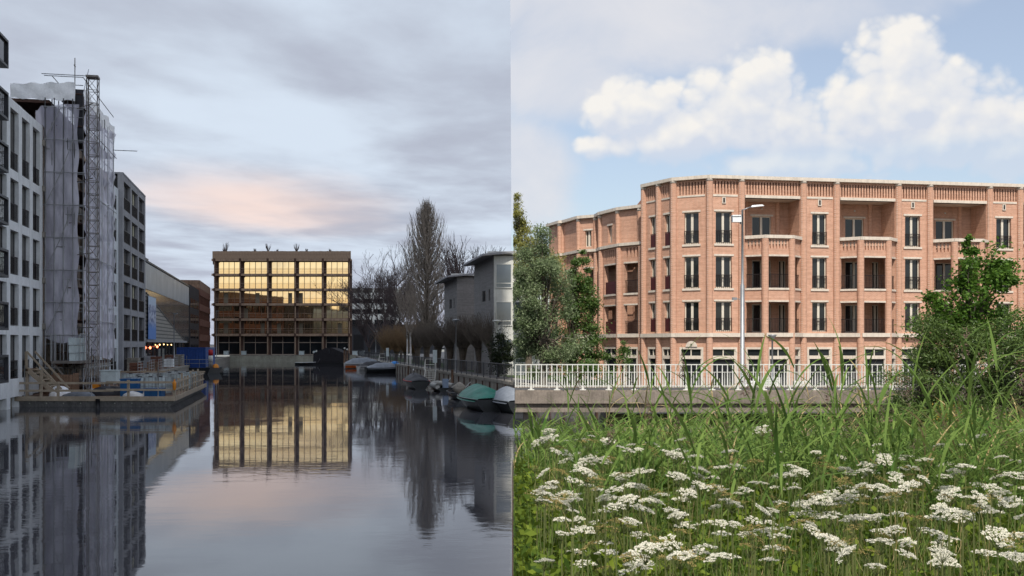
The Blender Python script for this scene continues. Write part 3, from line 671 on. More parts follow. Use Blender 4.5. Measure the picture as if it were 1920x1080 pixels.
def lump(name, label, cat, c, rx, ry, h, m_, seed):
    r_ = random.Random(seed); ph = [r_.uniform(0, 6.3) for _ in range(6)]
    def f(u, v):
        a = u * 2 * math.pi; k = 1 + .16 * math.sin(3 * a + ph[0]) + .1 * math.sin(7 * a + ph[1]); rr = math.cos(v * math.pi / 2)
        return (rx * rr * k * math.cos(a), ry * rr * k * math.sin(a), h * math.sin(v * math.pi / 2) * (1 + .15 * math.sin(4 * a + ph[2]) * rr))
    return tag(MB().grid(f, 24, 8).build(name, M[m_], None, c), label, cat)
lump('sheet_heap', 'crumpled white sheet heaped beside the stair foot', 'sheet', (-25.9, 58.6, PZ - .06), .55, .5, .6, 'sheet', 1)
lump('sheet_heap', 'crumpled white sheet heaped against dark tarpaulin', 'sheet', (-21.9, 60.8, PZ - .06), .5, .5, 1.0, 'sheet', 2)
lump('sheet_heap', 'white sheet slumped low by the tanks', 'sheet', (-21.3, 58.0, PZ - .06), .8, .35, .35, 'sheet', 3)
lump('tarpaulin_heap', 'dark tarpaulin over building material on the pontoon', 'tarpaulin', (-23.4, 59.5, PZ - .06), 1.3, .7, .55, 'tarp_dark', 4)
lump('tarpaulin_heap', 'grey tarpaulin heap before the rail near the stair', 'tarpaulin', (-24.4, 57.9, PZ - .06), .9, .45, .32, 'tarp_grey', 5)
o = tag(MB().box(-.45, .45, -.35, .35, 0, .75).box(-.5, .5, -.4, .4, .75, .80).build('site_cabinet', M['tankm'], None, (-24.0, 61.2, 1.15)), 'pale grey cabinet on legs behind the pontoon rail', 'cabinet')
for dx in (-.4, .4):
    for dy in (-.3, .3): MB().box(dx - .03, dx + .03, dy - .03, dy + .03, -.64, 0).build('leg', M['dsteel'], o)
o = tag(MB().box(-.2, .2, -.2, .2, 0, .62).build('yellow_cabinet', M['orange'], None, (-24.75, 61.0, PZ - .05)), 'small yellow box beside the pale cabinet', 'box')
MB().box(-.2, .2, -.21, -.2, .1, .35).build('label_plate', M['white'], o)
o = tag(MB().lathe([(.05, 0), (.09, .05), (.11, .3), (.11, .42), (.05, .5)], 10).build('warning_lamp', M['orange'], None, ((327 - 960) / F * 57, 57.0, .93)), 'orange warning lamp on the pontoon corner post', 'lamp')
MB().lathe([(.02, .5), (.06, .52), (.02, .6)], 8).build('lens', M['orange'], o)

# ================================================================ quay clutter
def pallet_stack(label, D, p, w_, h_, m_, n):
    o = thing('material_stack', label, 'material stack', 'building material stacked on the left quay', (LX(D, p), D, 1.0), TH)
    MB().box(0, w_, -.5, .5, 0, .14).build('pallet', M['wood'], o)
    for k in range(n): MB().box(.05 + .03 * (k % 2), w_ - .05, -.45, .45, .14 + k * h_, .14 + (k + 1) * h_ - .03).build('layer', M[m_], o)
for a in ((84, 2.4, 1.4, .28, 'redbrick', 3), (88, 1.6, 1.6, .3, 'conc_old', 4), (93, 2.6, 1.5, .25, 'wood', 3), (97, 2.4, 1.4, .3, 'redbrick', 4), (101, 1.3, 1.6, .3, 'conc_dark', 4), (105, 2.7, 1.6, .28, 'conc', 3), (110, 2.2, 1.6, .3, 'redbrick', 4), (116, 2.6, 1.7, .3, 'conc_old', 4), (126, 2.4, 1.8, .3, 'white', 4), (134, 2.6, 1.7, .35, 'redbrick', 4), (142, 2.4, 1.7, .35, 'white', 5)):
    nm = {'redbrick': 'red bricks', 'conc_old': 'grey slabs', 'wood': 'timber', 'conc_dark': 'dark blocks', 'conc': 'pale blocks', 'white': 'white boards'}[a[4]]
    pallet_stack('stack of %s on a pallet along the left quay' % nm, *a)
for i in range(9):
    D = 80 + i * 6.5; o = thing('site_fence', 'wire mesh site fence panel on the left quay', 'fence', 'site fence panels on the left quay', (LX(D, 3.2), D, 1.0), TH)
    for x in (0, 1.65, 3.3): MB().tube([(x, 0, 0), (x, 0, 1.15)], .025, 5).build('post', M['steel'], o)
    mb = MB()
    for k in range(5): mb.tube([(0, 0, .15 + k * .24), (3.3, 0, .15 + k * .24)], .014, 4)
    mb.build('wires', M['steel'], o)
def lamp_post(label, x, y, z0, h, arm=None, m_='steel', group=None, shade=True):
    o = thing('street_lamp', label, 'street lamp', group, (x, y, z0))
    MB().tube([(0, 0, 0), (0, 0, h * .4), (0, 0, h)], [.07, .055, .04], 8).build('pole', M[m_], o)
    if arm: MB().tube([(0, 0, h), (arm, 0, h + .1)], .03, 6).build('arm', M[m_], o); MB().box(arm - .1, arm + .35, -.09, .09, h + .06, h + .16).build('lamp_head', M[m_], o)
    elif shade: MB().lathe([(.05, h - .02), (.12, h + .12), (.36, h + .20), (.34, h + .25), (.03, h + .32)], 12).build('lamp_head', M[m_], o)
    return o
for D, h in ((108.5, 5.6), (174, 8.0)): lamp_post('thin grey lamp post on the left quay before the ' + ('glass hall' if D < 120 else 'red brown offices'), LX(D, 2.9), D, 1.0, h, .01)
# barge with container
t = thing('work_barge', 'low black barge moored by the left quay', 'barge', loc=(-37.3, 121, 0), rz=0)
MB().add([(-2.2, -2.4, -.3), (1.9, -2.4, -.3), (1.9, 2.4, -.3), (-2.2, 2.4, -.3), (-2.5, -2.6, .75), (2.4, -2.6, .75), (2.4, 2.6, .75), (-2.5, 2.6, .75)],
         [(3, 2, 1, 0), (4, 5, 6, 7), (0, 1, 5, 4), (1, 2, 6, 5), (2, 3, 7, 6), (3, 0, 4, 7)]).build('hull', M['hull_dark'], t)
MB().tube([(-2.4, -2.5, 1.7), (2.3, -2.5, 1.7)], .025, 5).tube([(-2.4, -2.5, 1.25), (2.3, -2.5, 1.25)], .025, 5).build('rail', M['steel'], t)
for i in range(5): MB().tube([(-2.4 + i * 1.17, -2.5, .74), (-2.4 + i * 1.17, -2.5, 1.7)], .025, 5).build('rail_post', M['steel'], t)
t = thing('shipping_container', 'blue corrugated container standing on the low barge', 'container', loc=(-37.35, 121.2, .75))
mb = MB(); n = 18
for i in range(n):
    x0 = -1.65 + 3.3 * i / n; x1 = x0 + 3.3 / n; k = .05
    mb.add([(x0, -2, .15), (x0 + k, -2 + k, .15), (x1 - k, -2 + k, .15), (x1, -2, .15), (x0, -2, 2.2), (x0 + k, -2 + k, 2.2), (x1 - k, -2 + k, 2.2), (x1, -2, 2.2)], [(0, 1, 5, 4), (1, 2, 6, 5), (2, 3, 7, 6)])
mb.build('corrugated_wall', M['blue'], t); MB().box(-1.62, 1.62, -1.94, 2, .1, 2.22).build('box', M['blue'], t)
for x in (-1.68, 1.6): MB().box(x, x + .09, -2.03, -1.95, 0, 2.35).build('corner_post', M['blue'], t)
MB().box(-1.6, 1.6, -2.02, -1.96, 2.2, 2.36).build('top_rail', M['blue'], t); MB().box(-1.6, 1.6, -2.02, -1.96, 0, .16).build('bottom_rail', M['blue'], t)
MB().box(-1.68, 1.69, -2.0, 2.0, 2.24, 2.34).build('roof', M['blue'], t)
t = thing('marker_post', 'red and white banded marker post at the barge edge', 'marker post', loc=(-35.1, 119.3, .7))
MB().lathe([(.26, 0), (.26, .75)], 12).build('base_band', M['dsteel'], t); MB().lathe([(.27, .75), (.27, 1.45)], 12).build('white_band', M['white'], t); MB().lathe([(.27, 1.45), (.27, 2.1), (.1, 2.15)], 12).build('red_band', M['red'], t)
lump('rope_heap', 'yellow and black gear heaped on the barge bow', 'rope', (-34.75, 119.9, .72), .35, .35, .45, 'orange', 8)

# ================================================================ timber gridded building at the end of the canal
t = thing('timber_building', 'timber gridded block with golden mirroring windows closing the canal', 'building', loc=(-59.5, 203.4, 0))
gold = glass_mat('gold_sky_tint_glass', (1.0, .68, .35), .03, 1.0, .05, .2, c2=(1.0, .78, .48))  # reflection of a golden sky put into the tint of the panes
Wd = 27.5; zs = [1.3, 5.4, 8.45, 11.45, 14.4, 17.35, 20.3]
MB().prism([(.3, 1.5), (Wd - .3, 1.5), (Wd - 4.4, 15), (-3.4, 15)], 1.3, 20.35).build('core', M['wood_dark'], t)
bays = [.4, 5.5, 11.0, 16.45, 21.95, 27.2]
for i, x in enumerate(bays):
    MB().box(x - .32, x + .32, .9, 1.52, 1.3, 20.3).build('pier', M['wood_dark'], t)
    MB().box(x - .09, x + .09, -.05, .13, 1.3, 20.3).build('post', M['wood_light'], t)
for k, z in enumerate(zs[1:]):
    MB().box(-.15, Wd + .15, -.12, .02, z - .32, z + .12).build('edge_beam', M['wood_light'], t)
    MB().box(0, Wd, .02, 1.5, z - .2, z + .06).build('balcony_slab', M['wood'], t)
    for x in bays: MB().box(x - .2, x + .2, -.2, -.12, z - .45, z + .2).build('bracket', M['wood_dark'], t)
npb = 92; pbm = MB().box(0, .27, -.06, .0, 20.42, 21.95).mesh('parapet_board', M['wood_light']); 
for i in range(npb): place('parapet_board', pbm, t, (.02 + i * (Wd - .0) / npb, random.uniform(-.03, .0), random.uniform(-.02, .03)))
MB().prism([(0, .01), (Wd, .01), (Wd - 4.4, 14), (-4, 14)], 20.36, 21.9).build('parapet', M['wood'], t)
gframe = {}
for k in range(6):
    z0 = zs[k] + (.06 if k else .02); z1 = zs[k + 1] - .2
    for b in range(5):
        x0 = bays[b] + .32; x1 = bays[b + 1] - .32; h = z1 - z0; wd = x1 - x0
        key = (round(wd, 2), round(h, 2))
        def mk():
            mb = MB(); n = 5 if k else 3
            for j in range(n): xx = wd * j / (n - 1) * .96 + .0; mb.box(xx, xx + .16 if j in (0, n - 1) else xx + .09, 0, .1, 0, h)
            mb.box(.0, wd, .004, .096, h - .18, h).box(0, wd, .004, .096, 0, .16)
            if not k: mb.box(0, wd, -.02, .1, h * .62, h * .62 + .14)
            return mb.mesh('window', M['wood'] if k else M['soffit'])
        wn = place('window', cached(('gw', key, k == 0), mk), t, (x0, 1.36, z0))
        n = 4 if k else 2
        for j in range(n):
            pm = cached(('gp', key, n), lambda: MB().box(.06, wd * .96 / n - .0, .05, .08, .12, h - .12).mesh('pane', gold if k else M['glass']))
            place('pane', pm, wn, (wd * .96 / n * j, 0, 0))
        if k:
            place('railing', cached(('gr', round(wd, 2)), lambda: MB().tube([(-.3, 0, 1.05), (wd + .3, 0, 1.05)], .02, 4).tube([(-.3, 0, .7), (wd + .3, 0, .7)], .012, 4).tube([(-.3, 0, .4), (wd + .3, 0, .4)], .012, 4).mesh('railing', M['soffit'])), t, (x0, .02, zs[k] + .1))
        if random.random() < .5 and 0 < k < 4:
            cm = cached(('gc', k), lambda: MB().box(0, .8, .02, .045, .1, 2.2).mesh('curtain', mat('beige_curtain', (.20, .17, .12), .8)))
            place('curtain', cm, wn, (random.choice((.1, 1.2, 2.4, 3.4)), 0, 0))
for i, x in enumerate((2.6, 6.1, 17.6, 20.5, 28.2, 29.6)):
    o = tag(MB().box(-.45, .45, -.4, .4, 0, .75).box(-.5, .5, -.45, .45, .75, .82).build('planter_box', M['tankm'], None, (-59.5 + x, 204.0, 1.3)), 'pale square planter box on the quay by the timber building', 'planter', 'planter boxes on the end quay')
    MB().box(-.4, .4, -.35, .35, .78, .86).build('soil', M['soil'], o)

# ================================================================ bare trees
def sticks(name, segs, mt, n=3):
    """segs: list of (p0, p1, r0, r1)"""
    p0 = np.array([s[0] for s in segs], float); p1 = np.array([s[1] for s in segs], float); r0 = np.array([s[2] for s in segs]); r1 = np.array([s[3] for s in segs])
    d = p1 - p0; d /= np.linalg.norm(d, axis=1, keepdims=True) + 1e-9
    a = np.where(np.abs(d[:, 2:3]) < .9, np.array([[0, 0, 1.]]), np.array([[1., 0, 0]])); u = np.cross(d, a); u /= np.linalg.norm(u, axis=1, keepdims=True); v = np.cross(d, u)
    vs = []
    for p, r in ((p0, r0), (p1, r1)):
        for k in range(n):
            an = 2 * math.pi * k / n; vs.append(p + (u * math.cos(an) + v * math.sin(an)) * r[:, None])
    V = np.stack(vs, 1).reshape(-1, 3); b = np.arange(len(segs))[:, None] * 2 * n
    fs = np.concatenate([b + np.array([[k, (k + 1) % n, n + (k + 1) % n, n + k]]) for k in range(n)], 0)
    return np_mesh(name, V, fs, mt, n > 3)
def grow(segs, p, d, L, r, depth, rnd, spread=.5, up=.15, shrink=.72, nb=(2, 3), nseg=3, tip=.006):
    q = p; dd = d
    for i in range(nseg):
        dd = (dd + Vector((rnd.gauss(0, .12), rnd.gauss(0, .12), rnd.gauss(0, .06) + up * .3))).normalized()
        q2 = q + dd * L / nseg; ra = r * (1 - .35 * i / nseg); rb = r * (1 - .35 * (i + 1) / nseg)
        segs.append((tuple(q), tuple(q2), max(ra, tip), max(rb, tip))); q = q2
        if depth > 0 and i < nseg - 1 and rnd.random() < .7:
            a = rnd.uniform(0, 6.3); sd = (dd + Vector((math.cos(a), math.sin(a), up)) * spread * 1.2).normalized()
            grow(segs, q, sd, L * shrink * .8, r * .45, depth - 1, rnd, spread, up, shrink, nb, nseg, tip)
    if depth > 0:
        for _ in range(rnd.randint(*nb)):
            a = rnd.uniform(0, 6.3); sd = (dd + Vector((math.cos(a), math.sin(a), up)) * spread).normalized()
            grow(segs, q, sd, L * shrink * rnd.uniform(.8, 1.15), r * .6, depth - 1, rnd, spread, up, shrink, nb, nseg, tip)
def bare_tree(name, label, x, y, z, L, r, depth, seed, mt, tmt=None, spread=.5, up=.15, tip=.006, nb=(2, 3), trunk=.25, group=None):
    t = thing(name, label, 'tree', group, (x, y, z)); rnd = random.Random(seed)
    th = L * 4 * trunk; MB().tube([(0, 0, -.2), (.05, 0, th * .5), (0, .03, th)], [r * 1.25, r, r * .85], 8).build('trunk', tmt or M['bark'], t)
    segs = []
    for k in range(5):
        a = k * 1.26 + rnd.uniform(-.3, .3); grow(segs, Vector((0, 0, th * (.82 + .035 * k))), Vector((math.cos(a) * spread * 1.3, math.sin(a) * spread * 1.3, 1)).normalized(), L, r * .55, depth, rnd, spread, up, .72, nb, 3, tip)
    grow(segs, Vector((0, 0, th)), Vector((0, 0, 1)), L * 1.1, r * .7, depth, rnd, spread * .8, up, .74, nb, 3, tip)
    place('crown', sticks('crown', segs, mt), t); return t
bare_tree('bare_tree', 'dark spreading bare tree by the far right bank', P(716, 660, 172).x, 172, 1.1, 5.0, .34, 5, 3, M['twig_dark'], spread=.62, up=.12, tip=.017, trunk=.15)
bare_tree('bare_tree', 'small bare tree right of the dark spreading tree', P(752, 660, 160).x, 160, 1.1, 3.2, .2, 5, 5, M['twig_dark'], spread=.5, up=.2, tip=.016, trunk=.3)
bare_tree('bare_tree', 'bare tree top showing above the grey houses', P(872, 660, 120).x, 120, 1.1, 3.7, .25, 4, 8, M['twig_dark'], spread=.5, up=.2, tip=.014, trunk=.3)
bare_tree('bare_tree', 'bare reddish tree at the houseboat end of the bank', P(692, 660, 190).x, 190, 1.2, 2.6, .22, 4, 11, M['twig_dark'], spread=.6, up=.15, tip=.017, trunk=.155)
bare_tree('birch_tree', 'white stemmed young birch by the quay path', P(763, 664, 126).x, 126, 1.1, 2.2, .09, 3, 12, M['twig_pale'], M['birch'], spread=.35, up=.5, tip=.008, trunk=.5)
bare_tree('birch_tree', 'leaning white birch beside its thinner twin', P(769, 664, 118).x, 118, 1.1, 1.9, .10, 3, 14, M['twig_pale'], M['birch'], spread=.35, up=.5, tip=.008, trunk=.5)
def poplar():
    x, D = P(800, 645, 140).x, 140; t = thing('poplar_tree', 'tall slim bare poplar rising above the right bank', 'tree', loc=(x, D, 1.1)); rnd = random.Random(21)
    MB().tube([(0, 0, -.2), (0, 0, 6), (.1, 0, 14), (0, 0, 20.6)], [.42, .34, .18, .03], 8).build('trunk', M['bark'], t)
    segs = []
    for i in range(430):
        h = rnd.uniform(1.8, 19.2); f = h / 20.8; a = rnd.uniform(0, 6.3)
        reach = 3.6 * min(1, .45 + f * 1.6) * (1 - max(0, f - .45) / .58) ** .8 * rnd.uniform(.45, 1.05) + .15
        p = Vector((0, 0, h)); L = min(rnd.uniform(3.0, 5.6), (21.6 - h) * rnd.uniform(.45, 1.0)); reach *= min(1, (21.8 - h - L) / 3 + .25); n = 5; q = p
        for k in range(n):
            g_ = (k + 1) / n; out = reach * (1 - (1 - g_) ** 2)
            q2 = Vector((math.cos(a) * out, math.sin(a) * out, h + L * g_)) + Vector((rnd.gauss(0, .06), rnd.gauss(0, .06), 0))
            segs.append((tuple(q), tuple(q2), .055 * (1 - g_) + .024, .055 * (1 - g_) + .014)); q = q2
            for _ in range(3):
                b = rnd.uniform(0, 6.3); l = rnd.uniform(.5, 1.3); e = q2 + Vector((math.cos(b) * .32, math.sin(b) * .32, 1)).normalized() * l
                segs.append((tuple(q2), tuple(e), .018, .010))
    place('crown', sticks('crown', segs, M['twig_pale']), t)
poplar()
def poplar_small():
    x, D = P(838, 645, 150).x, 150; t = thing('poplar_tree', 'short thin poplar behind the grey house beside the tall one', 'tree', loc=(x, D, 1.1)); rnd = random.Random(25)
    MB().tube([(0, 0, -.2), (0, 0, 6), (0, 0, 12)], [.2, .15, .03], 8).build('trunk', M['bark'], t); segs = []
    for i in range(90):
        h = rnd.uniform(3, 11); a = rnd.uniform(0, 6.3); q = Vector((0, 0, h)); e = q + Vector((math.cos(a) * .8, math.sin(a) * .8, rnd.uniform(2, 3.2))); segs.append((tuple(q), tuple(e), .04, .014))
        for k in range(4): m = q.lerp(e, rnd.uniform(.3, 1)); b = rnd.uniform(0, 6.3); segs.append((tuple(m), tuple(m + Vector((math.cos(b) * .3, math.sin(b) * .3, .8))), .016, .01))
    place('crown', sticks('crown', segs, M['twig_pale']), t)
poplar_small()
# pollarded willows in a row along the quay path
def pollard(seed, mt, th, tw, n=330):
    rnd = random.Random(seed)
    tm = MB().tube([(0, 0, -.2), (.04, .02, th * .5), (0, 0, th * .85), (0, 0, th * 1.1)], [.34, .25, .34, .42], 9).mesh('trunk', M['bark']); segs = []
    for i in range(n):
        a = rnd.uniform(0, 6.3); s = rnd.uniform(.0, .85); L = tw * rnd.uniform(.55, 1.05); q = Vector((math.cos(a) * .3 * s, math.sin(a) * .3 * s, th * 1.0)); d = Vector((math.cos(a) * s, math.sin(a) * s, 1)).normalized()
        for k in range(3):
            d = (d + Vector((rnd.gauss(0, .09), rnd.gauss(0, .09), .06))).normalized(); q2 = q + d * L / 3; segs.append((tuple(q), tuple(q2), .022 - .005 * k, .017 - .005 * k)); q = q2
            b = rnd.uniform(0, 6.3); segs.append((tuple(q), tuple(q + (d + Vector((math.cos(b) * .5, math.sin(b) * .5, .1))).normalized() * .6), .009, .007))
    return tm, sticks('crown', segs, mt)
var = [pollard(31 + i, M['twig'], 1.9, 2.6) for i in range(3)]
for i, (px, D) in enumerate(((924, 80), (899, 84), (868, 90), (844, 97), (822, 104), (800, 112), (783, 120))):
    t = thing('pollard_willow', 'bare pollarded willow in the row along the quay railing', 'tree', 'pollard willows along the quay', (P(px, 645, D).x, D, QZ), i * 1.1)
    place('trunk', var[i % 3][0], t); place('crown', var[i % 3][1], t)
var = [pollard(51 + i, M['twig_red'], 1.2, 3.6, 380) for i in range(2)]
for i, (px, D) in enumerate(((748, 132), (733, 138), (717, 146), (702, 156))):
    t = thing('willow_bush', 'ochre twigged bare willow hanging over the far bank', 'tree', 'ochre willows on the far bank', (P(px, 645, D).x + 2.0, D, QZ), i * 1.7)
    place('trunk', var[i % 2][0], t); place('crown', var[i % 2][1], t)
# tiny rooftop plants
for i, (px, h) in enumerate(((424, 2.2), (420, 1.0), (478, .9), (503, 1.9), (520, .8), (556, 1.9), (575, .9), (619, .9))):
    rnd = random.Random(i); segs = []
    for k in range(26): a = rnd.uniform(0, 6.3); q = Vector((0, 0, 0)); e = Vector((math.cos(a) * .3 * h, math.sin(a) * .3 * h, h * rnd.uniform(.5, 1))); m = q.lerp(e, .6); segs += [(tuple(q), tuple(m), .035, .03), (tuple(m), tuple(e), .03, .02)]
    tag(place('roof_shrub', sticks('roof_shrub', segs, M['twig_dark']), None, (P(px, 470, 206).x, 206, 21.85)), 'small bare shrub growing on the roof of the timber building', 'shrub', 'shrubs on the timber building roof')
# ivy hedge at the right end of the bank is built with the foliage below

# ================================================================ right bank houses
def house(label, D1, x1, D2, zt, wx, face_white, seed):
    t = thing('grey_house', label, 'house'); dx = -.2345 * (D2 - D1); L = math.hypot(dx, D2 - D1); rz = math.atan2(D1 - D2, -dx)
    loc = (x1 + dx, D2, 0)                     # local x runs from the far corner towards the near one, y into the house
    ops = [(L * .42, L * .6, z, z + .9) for z in (3.9, 6.9)] + [(L * .75, L * .82, z, z + .9) for z in (3.9, 6.9)]
    wall(MB(), 0, L, QZ, zt, ops, 0, .3).build('wall', M['greybrick'], t, loc, rz)
    for o in ops:
        w_ = MB().box(o[0], o[0] + .07, .1, .16, o[2], o[3]).box(o[1] - .07, o[1], .1, .16, o[2], o[3]).box(o[0] + .07, o[1] - .07, .1, .16, o[2], o[2] + .07).box(o[0] + .07, o[1] - .07, .1, .16, o[3] - .07, o[3]).build('window', M['black'], t, loc, rz)
        MB().box(o[0] + .06, o[1] - .06, .12, .15, o[2] + .06, o[3] - .06).build('pane', M['glass'], w_)
    MB().box(.05, L - .9, .31, wx, QZ, zt - .1).build('core', M['greybrick'], t, loc, rz)
    MB().add([(-.3, -1.0, zt - .25), (L + .7, -1.0, zt - .05), (L + .7, wx, zt + .4), (-.3, wx, zt + .2), (-.3, -1.0, zt - .1), (L + .7, -1.0, zt + .1), (L + .7, wx, zt + .55), (-.3, wx, zt + .35)],
             [(3, 2, 1, 0), (4, 5, 6, 7), (0, 1, 5, 4), (1, 2, 6, 5), (2, 3, 7, 6), (3, 0, 4, 7)]).build('roof', M['conc_dark'], t, loc, rz)
    MB().box(x1, x1 + wx, D1 - .02, D1 + .3, QZ, zt).build('end_wall', M['white'] if face_white else M['greybrick'], t)
    MB().box(x1 - .5, x1 + wx, D1 - .35, D1 + .25, zt + .1, zt + .32).build('fascia', M['white'], t)
    if face_white:
        hg = glass_mat('house_glass', (.10, .12, .14), .05, .3)
        for z in (2.0, 4.9, 7.8):
            for i in range(2):
                w_ = MB().box(0, .08, -.06, 0, 0, 1.9).box(1.2, 1.28, -.06, 0, 0, 1.9).box(.08, 1.2, -.06, 0, 0, .08).box(.08, 1.2, -.06, 0, 1.82, 1.9).box(.08, 1.2, -.06, 0, .35, .42).build('window', M['white'], t, (x1 + .12 + i * 1.5, D1 - .03, z))
                MB().box(.05, 1.23, -.03, -.005, .05, 1.85).build('pane', hg, w_)
    return t
house('grey brick house with white windowed end wall beside the hedge', 79, -1.4, 86.7, 10.3, 3.4, True, 1)
house('lower grey brick house standing behind the pollard willows', 95, -5.1, 102, 9.7, 3.5, False, 2)
t = thing('white_office', 'distant white office block behind the bare trees', 'building', loc=(P(655, 645, 300).x, 300, 0))
for k in range(6):
    MB().box(0, 14, 0, 10, 1.3 + k * 3.1, 1.3 + k * 3.1 + 1.7).build('spandrel', M['white'], t)
    MB().box(.2, 13.8, .3, 9.8, 3.0 + k * 3.1, 4.4 + k * 3.1).build('ribbon_glazing', M['glass'], t)
    for i in range(5): MB().box(i * 3.3, i * 3.3 + .7, .1, .6, 3.0 + k * 3.1, 4.4 + k * 3.1).build('pier', M['white'], t)
t = thing('dark_shed', 'dark low building behind the far bank', 'building', loc=(P(655, 645, 240).x, 240, 1.2))
MB().box(0, 20, 0, 8, 0, 6.5).build('wall', M['dkgrey'], t); MB().box(-.3, 20.3, -.3, 8.3, 6.5, 6.9).build('roof', M['black'], t)
for i in range(5): MB().box(1 + i * 3.8, 3.4 + i * 3.8, -.06, -.0, 1, 4.5).build('door', M['black'], t)

# ================================================================ quay railing on the right bank
t = thing('quay_railing', 'long dark metal railing along the right quay', 'railing')
seg = [(64.6, 128), (128, 203)]
for d0, d1 in seg:
    for z, r_ in ((1.1, .03), (.16, .022)): MB().tube([(QX(d0) + .15, d0, QZ + z), (QX(d1) + .15, d1, QZ + z)], r_, 6).build('rail', M['dkgrey'], t)
pm_ = MB().box(-.035, .035, -.02, .02, -.02, 1.1).mesh('post', M['dkgrey']); bm2 = MB().box(-.014, .014, -.01, .01, .16, 1.09).mesh('baluster', M['dkgrey'])
D = 64.7; k = 0
while D < 200:
    place('post' if k % 6 == 0 else 'baluster', pm_ if k % 6 == 0 else bm2, t, (QX(D) + .15, D, QZ)); D += .36 if D < 110 else .6; k += 1
lamp_post('grey quay lamp with flat round head before the grey house', P(855, 645, 86).x, 86, QZ, 4.2)
lamp_post('white quay lamp beside the dark hedge', P(932, 645, 76).x, 76, QZ, 3.9, m_='white')
lamp_post('thin lamp post near the houseboat end of the quay', P(682, 645, 170).x + .0, 185, QZ, 4.5)
t = thing('round_sign', 'round blue sign on a thin pole by the far bank', 'sign', loc=(P(689, 645, 165).x + 2.0, 185, QZ))
MB().tube([(0, 0, 0), (0, 0, 3.2)], .05, 6).build('pole', M['steel'], t); MB().tube([(0, -.05, 3.3), (0, -.09, 3.3)], .45, 16).build('sign_plate', mat('sign_blue', (.12, .2, .42), .5), t)
for i, (px, D, h) in enumerate(((816, 88, 1.9), (727, 134, 1.9))):
    t = thing('notice_board', 'pale notice board on the quay railing ' + ('by the white gangway' if i == 0 else 'by the blue boats'), 'notice board', loc=(P(px, 645, D).x, D - .3, QZ))
    MB().box(-.18, .18, -.04, .04, .8, h).build('board', M['tankm'], t); MB().box(-.04, .04, -.03, .03, 0, .8).build('post', M['steel'], t)
# gangways
def gangway(label, px, D, zt):
    x = P(px, 645, D).x; t = thing('gangway', label, 'gangway', loc=(x, D, 0)); w_ = .95
    n = 7
    for i in range(n): f = i / (n - 1); MB().box(-w_ / 2, w_ / 2, f * 1.3, f * 1.3 + .26, .12 + f * (zt - .1), .17 + f * (zt - .1)).build('tread', M['white'], t)
    for s_ in (-1, 1):
        MB().bar((s_ * w_ / 2, 0, .05), (s_ * w_ / 2, 1.5, zt + .1), .05, .16).build('stringer', M['white'], t)
        for f in (0.05, 1): MB().tube([(s_ * w_ / 2, 1.5 * f, .1 + zt * f), (s_ * w_ / 2, 1.5 * f, 1.05 + zt * f)], .03, 6).build('post', M['white'], t)
        MB().tube([(s_ * w_ / 2, .08, 1.15), (s_ * w_ / 2, 1.5, 1.05 + zt)], .03, 6).build('handrail', M['white'], t)
    MB().tube([(-w_ / 2, 1.5, 1.05 + zt), (w_ / 2, 1.5, 1.05 + zt)], .025, 6).build('top_bar', M['white'], t)
    MB().tube([(-w_ / 2, 1.5, .55 + zt), (w_ / 2, 1.5, .55 + zt)], .025, 6).build('mid_bar', M['white'], t)
    MB().box(-.8, .8, -.9, .1, -.1, .12).build('landing_float', M['wood'], t)
gangway('white gangway steps down to the red boat', 805, 91, QZ); gangway('white gangway steps down by the blue covered boats', 716, 139, QZ)
# mooring posts
for i, (px, D, h, ball) in enumerate(((646, 169, 2.6, 1), (651, 170, 2.4, 1), (848, 76, 1.6, 0), (765, 103, 1.3, 0))):
    t = thing('mooring_post', ['timber mooring post with white cap beside the black houseboat', 'shorter capped mooring post by the black houseboat', 'plain timber pile by the small dinghy', 'slanting timber pile before the red boat'][i], 'mooring post', loc=(P(px, 645, D).x, D, 0))
    MB().tube([(0, 0, -.5), (.05 * (i > 2), 0, h)], .16 if ball else .09, 8).build('pile', M['wood'], t)
    if ball: MB().lathe([(.02, h - .02), (.17, h + .12), (.15, h + .26), (.02, h + .32)], 10).build('cap', M['white'], t)

